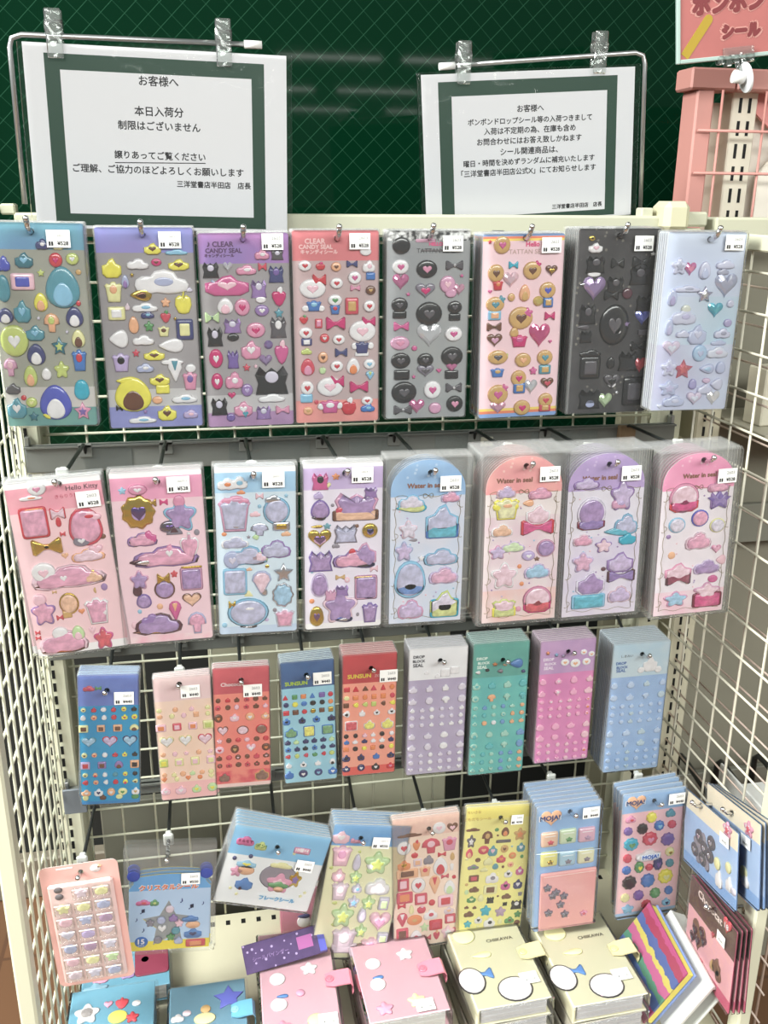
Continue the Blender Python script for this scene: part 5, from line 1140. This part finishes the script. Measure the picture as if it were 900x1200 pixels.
# ================================================================== PACKS ON THE RIGHT SIDE PANEL (they face left, across the rack)
class SideFrame:
    def __init__(s, x, o, tilt): s.x = x; s.o = o; s.t = tilt
def side_pack(desc, x, corners, hole, n, gap, zones, mats, group, tilt_each=0.0):
    """card in the plane of the side panel: local x runs toward the viewer (-y), local -y faces left"""
    C4 = [at_x(*c, x) for c in corners]; H = at_x(*hole, x)
    a = math.atan2(C4[1].z-C4[0].z, -(C4[1].y-C4[0].y))
    def loc(P):
        d = P-H; e = -d.y; return (e*math.cos(a)+d.z*math.sin(a), -e*math.sin(a)+d.z*math.cos(a))
    L = [loc(c) for c in C4]
    x0 = (L[0][0]+L[3][0])/2; x1 = (L[1][0]+L[2][0])/2; z1 = (L[0][1]+L[1][1])/2; z0 = (L[2][1]+L[3][1])/2
    me = card_mesh(rrect(x0, z0, x1, z1, .002), [circle(0, 0, .004)], .0009, [z1-q*(z1-z0) for q in zones], mats)
    film = card_mesh(rrect(x0-.001, z0-.001, x1+.001, z1+.001, .002, 2), [circle(0, 0, .0044)], .004, [], [FILM], y=-.0026)
    roots = []
    for k in range(n):
        ro = thing('sticker_pack', desc + ', ' + (('front one' if k == 0 else ORD[k]) if n > 1 else ''), 'sticker pack', (x+k*gap, H.y, H.z), (0, 0, 0), group)
        M = Matrix(((0, 1, 0), (-1, 0, 0), (0, 0, 1))).to_4x4()           # local x -> -y ; local y -> +x
        ro.matrix_world = Matrix.Translation((x+k*gap, H.y, H.z)) @ M @ Matrix.Rotation(-(a+k*tilt_each), 4, 'Y')
        link('card', me, ro); link('sleeve', film, ro); roots.append(ro)
    def px(p_, q_): return loc(at_x(p_, q_, x))
    # hook from the side panel wires
    hk = thing('display_hook', 'chrome hook holding the ' + desc, 'hook', (.862, H.y, H.z), (0, 0, 0), 'hooks on the right side panel')
    dx = x-.862
    q = MB().tube([(-.003, 0, -.012), (-.006, 0, .0), (dx-.008, 0, .0), (dx-.014, 0, .006)], .0026, 8); q.ball((dx-.0145, 0, .0066), .0036)
    q.build('prong', CHROME, hk)
    return roots, px, (x0, x1, z0, z1)
def sflat(r, px, p_, sh, c, sx, sz, kind='flat', sy=.5):
    u, z = px(*p_); return link('sticker', sticker_mesh(sh, c, kind, .0032), r, (u, -.0001, z), scale=(sx, sy, sz))
CRW = mat((238, 224, 200), .4); SKB = mat_print((170, 194, 230), (156, 182, 224), .35, scale=14); SKD = mat((132, 166, 214), .4)
roots, px, bx = side_pack('cream and pale blue card with flower window, on the right panel', .822, ((804, 924), (866, 978), (862, 1056), (800, 1014)), (822, 944), 1, .005, (.24, .86), [CRW, SKB, SKD], 'cards hung on the right panel')
r = roots[0]
sflat(r, px, (824, 996), 'f', 's', .052, .052, sy=.3)
for q_ in ((820, 980), (815, 995), (834, 988), (824, 1007), (832, 1003), (826, 994)): sflat(r, px, q_, 'c', 'kS', .021, .021, 'puff', .7)
sflat(r, px, (853, 972), 'f', 'fr', .022, .022); u, z = px(853, 972); lettering('18', .008, WHITEP, r, (u, -.0022, z), width=.010, bold=.0003)
u, z = px(851, 984); q = MB().box((-.011, -.0004, -.008), (.011, 0, .008)); q.build('price_label', LABELW, r, (u, -.0028, z)); lettering('¥440', .005, INK, r, (u, -.0034, z-.003), width=.012)
for a in ((841, 1012, 'c', 'y', .016, .018), (854, 1017, 'c', 'y', .014, .016), (843, 1030, 'k', 'W', .018, .026), (855, 1036, 'k', 'W', .016, .022), (860, 1045, 'c', 'w', .012, .010)): sflat(r, px, a[:2], *a[2:])
roots, px, bx = side_pack('cream and pale blue card behind, nearest the front upright', .838, ((830, 918), (893, 968), (888, 1058), (826, 1014)), (858, 952), 3, .006, (.24, .86), [CRW, SKB, SKD], 'cards hung on the right panel', .03)
r = roots[0]
sflat(r, px, (878, 971), 'f', 'fr', .022, .022); u, z = px(878, 971); lettering('18', .008, WHITEP, r, (u, -.0022, z), width=.010, bold=.0003)
u, z = px(876, 986); q = MB().box((-.011, -.0004, -.008), (.011, 0, .008)); q.build('price_label', LABELW, r, (u, -.0028, z)); lettering('¥440', .005, INK, r, (u, -.0034, z-.003), width=.012)
for a in ((872, 1022, 'c', 'y', .016, .018), (874, 1032, 'k', 'W', .018, .018)): sflat(r, px, a[:2], *a[2:])
BRN = mat_print((84, 54, 46), (76, 48, 40), .35, scale=16); PKC = mat((236, 176, 184), .4); PKD = mat((206, 90, 122), .4)
roots, px, bx = side_pack('brown and pink card with heart window, on the right panel', .815, ((818, 1034), (868, 1098), (851, 1172), (794, 1114)), (838, 1066), 4, .0068, (.36, .86), [BRN, PKC, PKD], 'brown topped cards on the right panel', .012)
r = roots[0]
sflat(r, px, (819, 1098), 'h', 'D', .036, .046, sy=.3)
for q_ in ((815, 1090), (823, 1094), (818, 1103), (825, 1104), (812, 1098)): sflat(r, px, q_, 'h', 'dk', .014, .018, 'puff', .7)
sflat(r, px, (853, 1086), 'h', 'R', .020, .022); u, z = px(853, 1086); lettering('18', .008, WHITEP, r, (u, -.0022, z), width=.009, bold=.0003)
u, z = px(832, 1070); lettering('Chococat', .012, mat((240, 220, 214), .5), r, (u, -.0008, z+.009), width=.064, bold=.0005)
u, z = px(847, 1100); q = MB().box((-.010, -.0004, -.008), (.010, 0, .008)); q.build('price_label', LABELW, r, (u, -.0028, z)); lettering('¥440', .005, INK, r, (u, -.0034, z-.003), width=.011)
for a in ((840, 1132, 'v', 'D', .020, .026), (842, 1144, 'e', 'D', .014, .018), (835, 1130, 'k', 'A', .010, .018), (806, 1112, 'y', 'r', .006, .010), (822, 1128, 'h', 'r', .008, .010), (836, 1096, 'h', 'r', .007, .009)): sflat(r, px, a[:2], *a[2:])

# ================================================================== GOODS LYING ON THE DECK
ZD = .3105
def binder(desc, c4, zt, th, cover, n, group, strap=None, decor=(), label=None, name='sticker_binder', pages=(214, 212, 208), bag=True, lower=None, open_th=.028, write=()):
    """n ring binders lying in a pile; c4: the four corners of the top cover in the photo, lying at height zt"""
    P = [at_z(*c, zt) for c in c4]
    cx = sum(p_.x for p_ in P)/4; cy = sum(p_.y for p_ in P)/4
    ex = (P[1]-P[0]) + (P[2]-P[3]); ey = (P[0]-P[3]) + (P[1]-P[2])
    a = math.atan2(ex.y, ex.x); w = ex.length/2; l = ey.length/2
    ca, sa = math.cos(a), math.sin(a)
    def loc(px, py):
        d = at_z(px, py, zt)-Vector((cx, cy, zt)); return (d.x*ca+d.y*sa, -d.x*sa+d.y*ca)
    roots = []
    for k in range(n):
        z0 = zt - th - k*(th+.0015)
        if z0 < ZD-.0005: break
        cov = cover if (k == 0 or lower is None) else lower
        r = thing(name, desc + ('' if n == 1 else (', top of its pile' if k == 0 else ', %s in pile' % ('second', 'third', 'fourth')[k-1])), 'binder', (cx, cy, z0), (0, 0, a + (0, .03, -.03, .02)[k]), group)
        t = .0022
        MB().bbox((-w/2, -l/2, th-t), (w/2, l/2, th), .0008).build('cover', cov, r)
        MB().bbox((-w/2, -l/2, 0), (w/2, l/2, t), .0008).build('back_cover', cov, r)
        MB().bbox((-w/2-.001, -l/2, .001), (-w/2+.003, l/2, th-.001), .001).build('spine', cov, r)
        q = MB()
        for j in range(6): q.box((-w/2+.006, -l/2+.002+.0006*(j % 2), t+.001+(th-2*t-.002)*j/6), (w/2-.006, l/2-.002, t+.001+(th-2*t-.002)*(j+.82)/6))
        q.build('pages', mat(pages, .5), r)
        if bag:
            e = .004
            MB().bbox((-w/2-e, -l/2-e, .0002), (w/2+e, l/2+e, th+.0012), .003).build('bag', BAG, r)
        roots.append(r)
    r = roots[0]
    for px, sh, c, sx, sy, rot in decor:
        u, v = loc(*px)
        o = link('sticker', sticker_mesh(sh, c, 'flat', .0032), r, (u, v, th+.0001+(.0006 if c == 'WW' else 0)), (math.radians(-90), 0, 0), (sx, .5, sy))
    if strap:
        u, v = loc(*strap[0]); m = strap[2]; sl = strap[1]*1.08
        q = MB(); L_ = [(-sl*.55, .0008), (-sl*.2, .0016), (sl*.2, .003), (sl*.5, .0035), (sl*.62, -.002), (sl*.64, -.010), (sl*.58, -.016)]
        hw = .0135
        for i in range(len(L_)-1):
            (xa, za), (xb, zb) = L_[i], L_[i+1]; ha = hw*(.72 if i == 0 else 1); hb = hw
            q.add([(xa, -ha, za), (xb, -hb, zb), (xb, hb, zb), (xa, ha, za), (xa, -ha, za+.002), (xb, -hb, zb+.002), (xb, hb, zb+.002), (xa, ha, za+.002)],
                  [(3, 2, 1, 0), (4, 5, 6, 7), (0, 1, 5, 4), (2, 3, 7, 6)] + ([(3, 0, 4, 7)] if i == 0 else []) + ([(1, 2, 6, 5)] if i == len(L_)-2 else []))
        st = q.build('strap', m, r, (u+sl*.3, v, th+.0014))
        q = MB().tube([(0, 0, 0), (0, 0, .0024)], [.0062, .0052], 16); q.tube([(0, 0, .0022), (0, 0, .0030)], [.0030, .0022], 12)
        q.build('snap', strap[3], st, (-sl*.36, 0, .0028))
    if label:
        u, v = loc(*label); o = MB().box((-.013, -.010, 0), (.013, .010, .0004)).build('price_label', LABELW, r, (u, v, th+.0024 + (.0 if bag else 0)))
        lettering('¥1,100', .005, INK, o, (.001, -.004, .0007), (math.radians(-90), 0, 0), width=.016)
    for px, body, w_, m in write:
        u, v = loc(*px); lettering(body, .01, m, r, (u, v, th+.0005), (math.radians(-90), 0, 0), width=w_, bold=.0002)
    return roots, loc
PKB = mat((244, 190, 204), .3, coat=.3, noise=.03, scale=10); CRB = mat((242, 236, 200), .35, coat=.3, noise=.03, scale=10)
PKS = mat((234, 140, 160), .3, coat=.3); RING = mat((236, 120, 140), .25, coat=.6)
TB = mat((122, 186, 214), .35, coat=.3, noise=.05, scale=12); TB2 = mat((126, 174, 200), .35, coat=.3, noise=.04, scale=10)
zt = .405
binder('left pink snap binder, lying on the deck', ((301, 1096), (381, 1088), (404, 1208), (312, 1222)), zt, .030, PKB, 3, 'pink binders', strap=((388, 1150), .03, PKS, RING),
       decor=(((325, 1148), 'c', 'W', .022, .022, 0), ((362, 1135), 'f', 'W', .024, .022, 0), ((327, 1178), 'c', 'W', .023, .022, 0), ((331, 1203), 'f', 'f', .024, .018, 0), ((371, 1196), 'c', 'y', .024, .022, 0), ((352, 1164), 'c', 'f', .012, .012, 0), ((331, 1168), 'l', 'n', .016, .006, 0)), label=(385, 1196))
binder('pink snap binder lying beside the cream binders', ((411, 1086), (495, 1078), (522, 1180), (428, 1204)), zt, .030, PKB, 3, 'pink binders', strap=((497, 1138), .03, PKS, RING),
       decor=(((443, 1154), 'c', 'W', .022, .022, 0), ((437, 1130), 'c', 'W', .022, .02, 0), ((474, 1118), 'f', 'W', .024, .022, 0), ((451, 1182), 'f', 'f', .024, .022, 0), ((488, 1172), 'f', 'y', .024, .022, 0), ((443, 1146), 'l', 'n', .016, .006, 0)), label=(498, 1179))
CW = mat((226, 216, 200), .5)
for dx, ds, lab in ((0, 'cream snap binder with blue bow, beside the pink', (620, 1147)), (107, 'cream snap binder with blue bow, beside the striped book', (728, 1143))):
    o_ = lambda x, y: (x+dx, y-dx*.035)
    binder(ds, (o_(527, 1082), o_(606, 1074), o_(640, 1166), o_(554, 1188)), zt, .030, CRB, 3, 'cream binders', strap=(o_(614, 1118), .032, mat((214, 204, 160), .3, coat=.4), mat((222, 206, 150), .25, coat=.6)), lower=mat((222, 214, 196), .4, coat=.3), pages=(206, 204, 206),
           decor=((o_(553, 1150), 'c', 'K', .039, .047, 0), (o_(553, 1150), 'c', 'WW', .036, .044, 0), (o_(567, 1142), 'b', 'n', .026, .020, 0), (o_(604, 1159), 'c', 'K', .050, .043, 0), (o_(604, 1159), 'c', 'WW', .047, .040, 0), (o_(543, 1098), 'c', 'y', .034, .030, 0), (o_(564, 1120), 'l', 'y', .030, .012, 0), (o_(554, 1161), 'c', 'f', .007, .006, 0), (o_(599, 1170), 'c', 'f', .007, .006, 0)), label=lab,
           write=((o_(585, 1101), 'CHIIKAWA', .040, mat((90, 80, 50), .5)),))
binder('teal spotted binder at the left front corner', ((78, 1166), (172, 1150), (190, 1216), (84, 1230)), .372, .028, TB, 2, 'teal binders',
       decor=(((102, 1188), 'f', 'W', .034, .034, 0), ((102, 1188), 'c', 'D', .018, .018, 0), ((143, 1176), 'y', 'R', .018, .020, 0), ((138, 1192), 'c', 'Y', .026, .022, 0), ((155, 1192), 'f', 'R', .018, .018, 0), ((127, 1178), 'h', 'f', .012, .012, 0), ((160, 1176), 'c', 'W', .012, .010, 0)))
binder('blue binder with magenta clasp flap, behind the teal spotted one', ((97, 1112), (196, 1098), (200, 1150), (98, 1172)), .345, .030, TB, 1, 'teal binders',
       decor=(((112, 1160), 'f', 'C', .036, .026, 0), ((118, 1148), 'v', 'f', .022, .016, 0), ((150, 1142), 'k', 'e', .020, .016, 0), ((178, 1126), 'r', 'h', .050, .055, 0), ((170, 1125), 'c', 'S', .012, .012, 0), ((170, 1125), 'c', 'b', .007, .007, 0)), write=(((161, 1159), 'Angel', .042, mat((214, 70, 140), .5)),))
binder('dull teal file with blue star badge, between the teal and pink binders', ((198, 1160), (278, 1146), (300, 1214), (200, 1226)), .368, .030, TB2, 1, 'teal binders', strap=((277, 1186), .026, mat((120, 186, 214), .3, coat=.4), mat((150, 206, 226), .25, coat=.6)),
       decor=(((268, 1168), 's', 'B', .042, .040, 0), ((240, 1194), 'c', 'y', .030, .020, 0), ((241, 1183), 'c', 'A', .014, .014, 0), ((208, 1194), 'k', 'W', .018, .014, 0), ((219, 1188), 'c', 'i', .012, .010, 0)),
       write=(((267, 1166), 'シール', .018, WHITEP), ((268, 1172), 'バインダー', .024, WHITEP)))
# purple topped bag lying above the pink binder, and a darker pink binder standing behind
P = at_z(333, 1113, .4225)
pb = thing('sticker_pack', 'purple starry header strip of a bag leaning above the left pink binder', 'header bag', P, (math.radians(-52), math.radians(-4), math.radians(8)))
MB().bbox((-.058, -.001, -.0185), (.060, .001, .0205), .0006).build('header', mat_print((58, 34, 84), (46, 24, 72), .35, dots=(170, 150, 190)), pb)
MB().box((.020, -.0014, -.006), (.042, -.0010, .011)).build('header_panel', mat((164, 92, 150), .4), pb)
MB().box((.050, -.0014, -.016), (.060, -.0010, .020)).build('header_edge', mat((86, 88, 176), .4), pb)
lettering('シールバインダー', .01, mat((150, 122, 172), .5), pb, (-.020, -.0016, -.002), width=.052)
P = at_y(352, 1092, -.06)
sb = thing('sticker_binder', 'dusky pink binder standing at the back behind the envelope packs', 'binder', (P.x, -.058, ZD+.0012), (math.radians(-3), 0, 0), 'pink binders')
q = at_y(352, 1040, -.06).z - ZD
MB().bbox((-.030, -.012, 0), (.036, -.009, q), .001).build('cover', mat((200, 132, 150), .35, coat=.3), sb); MB().bbox((-.030, .009, 0), (.036, .012, q), .001).build('back_cover', mat((200, 132, 150), .35), sb)
MB().bbox((-.028, -.009, .002), (.034, .009, q-.003), .001).build('pages', mat((214, 206, 204), .5), sb)
MB().bbox((-.032, -.0115, 0), (-.029, .0115, q), .001).build('spine', mat((196, 124, 144), .35), sb)
u = at_y(356, 1080, -.068)
o = link('sticker', sticker_mesh('c', 'W', 'flat', .0032), sb, (u.x-P.x, -.0121, u.z-ZD), scale=(.022, .5, .022))
o = link('sticker', sticker_mesh('l', 'N', 'flat', .0032), sb, (u.x-P.x, -.0123, u.z-ZD+.010), scale=(.020, .5, .008))
# colourful book leaning against a white stand, right end of the deck
E_ = [at_x(798, 1137, .775), at_x(774, 1074, .775)]
bk = thing('picture_book', 'bright striped book with yellow edge leaning on a white stand, right end of deck', 'book', (.775, (E_[0].y+E_[1].y)/2, (E_[0].z+E_[1].z)/2), (0, math.radians(60-90+90), 0))
bk.rotation_euler = (0, 0, 0)
ln = (E_[1]-E_[0]).length; tl = Vector((0, E_[1].y-E_[0].y, E_[1].z-E_[0].z)); th_ = math.atan2(tl.z, tl.y)
bm_ = Matrix.Translation(bk.location) @ Matrix.Rotation(th_*.3, 4, 'X') @ Matrix.Rotation(math.radians(-62), 4, 'Y')
bk.matrix_world = bm_                                                       # local x runs down the cover's slope (negative), y along the top edge, z out of the cover
wd = .106
cv = MB().bbox((-wd, -ln/2-.012, -.004), (0, ln/2+.035, 0), .001)
STR = D.materials.new('striped_print'); STR.use_nodes = True; nt = STR.node_tree; b = nt.nodes['Principled BSDF']; b.inputs['Roughness'].default_value = .3; b.inputs['Coat Weight'].default_value = .3
tc = nt.nodes.new('ShaderNodeTexCoord'); sp = nt.nodes.new('ShaderNodeSeparateXYZ'); nt.links.new(tc.outputs['Object'], sp.inputs[0])
ns = nt.nodes.new('ShaderNodeTexNoise'); ns.inputs['Scale'].default_value = 70; nt.links.new(tc.outputs['Object'], ns.inputs['Vector'])
ad = nt.nodes.new('ShaderNodeMath'); ad.operation = 'MULTIPLY_ADD'; ad.inputs[1].default_value = .16; nt.links.new(ns.outputs['Fac'], ad.inputs[0])
md = nt.nodes.new('ShaderNodeMath'); md.operation = 'MULTIPLY'; md.inputs[1].default_value = 11; nt.links.new(sp.outputs['X'], md.inputs[0]); nt.links.new(md.outputs[0], ad.inputs[2])
fc = nt.nodes.new('ShaderNodeMath'); fc.operation = 'FRACT'; nt.links.new(ad.outputs[0], fc.inputs[0])
rp = nt.nodes.new('ShaderNodeValToRGB'); rp.color_ramp.interpolation = 'CONSTANT'
cs = [(0, (158, 74, 112)), (.18, (84, 104, 150)), (.34, (84, 126, 106)), (.46, (166, 92, 126)), (.62, (178, 166, 92)), (.72, (76, 90, 138)), (.86, (142, 62, 84))]  # stripe colours muted, with shade and clear-film dulling put in
while len(rp.color_ramp.elements) < len(cs): rp.color_ramp.elements.new(.5)
for e, (p_, c) in zip(rp.color_ramp.elements, cs): e.position = p_; e.color = lin(c)
nt.links.new(fc.outputs[0], rp.inputs[0]); nt.links.new(rp.outputs[0], b.inputs['Base Color'])
cv.build('cover', STR, bk)
MB().bbox((-wd+.002, -ln/2-.010, -.016), (-.002, ln/2+.033, -.004), .001).build('pages', mat((232, 218, 110), .5), bk)
MB().bbox((-wd, -ln/2-.012, -.020), (0, ln/2+.035, -.016), .001).build('back_cover', mat((120, 140, 190), .4), bk)
st = thing('white_stand', 'white card stand between the striped book and the right wire panel', 'stand', bk.location)
st.matrix_world = Matrix.Translation(Vector((.030, -.006, -.012))) @ bm_
MB().bbox((-.108, -ln/2-.020, -.010), (.0, ln/2+.035, -.004), .001).build('panel', mat((226, 226, 222), .4, coat=.3), st)
MB().bbox((-.108, -ln/2-.020, -.034), (-.004, ln/2+.035, -.030), .001).build('panel', mat((214, 216, 212), .4, coat=.3), st)
MB().bbox((-.006, -ln/2-.020, -.034), (-.001, ln/2+.035, -.006), .001).build('ridge', mat((226, 226, 222), .4, coat=.3), st)
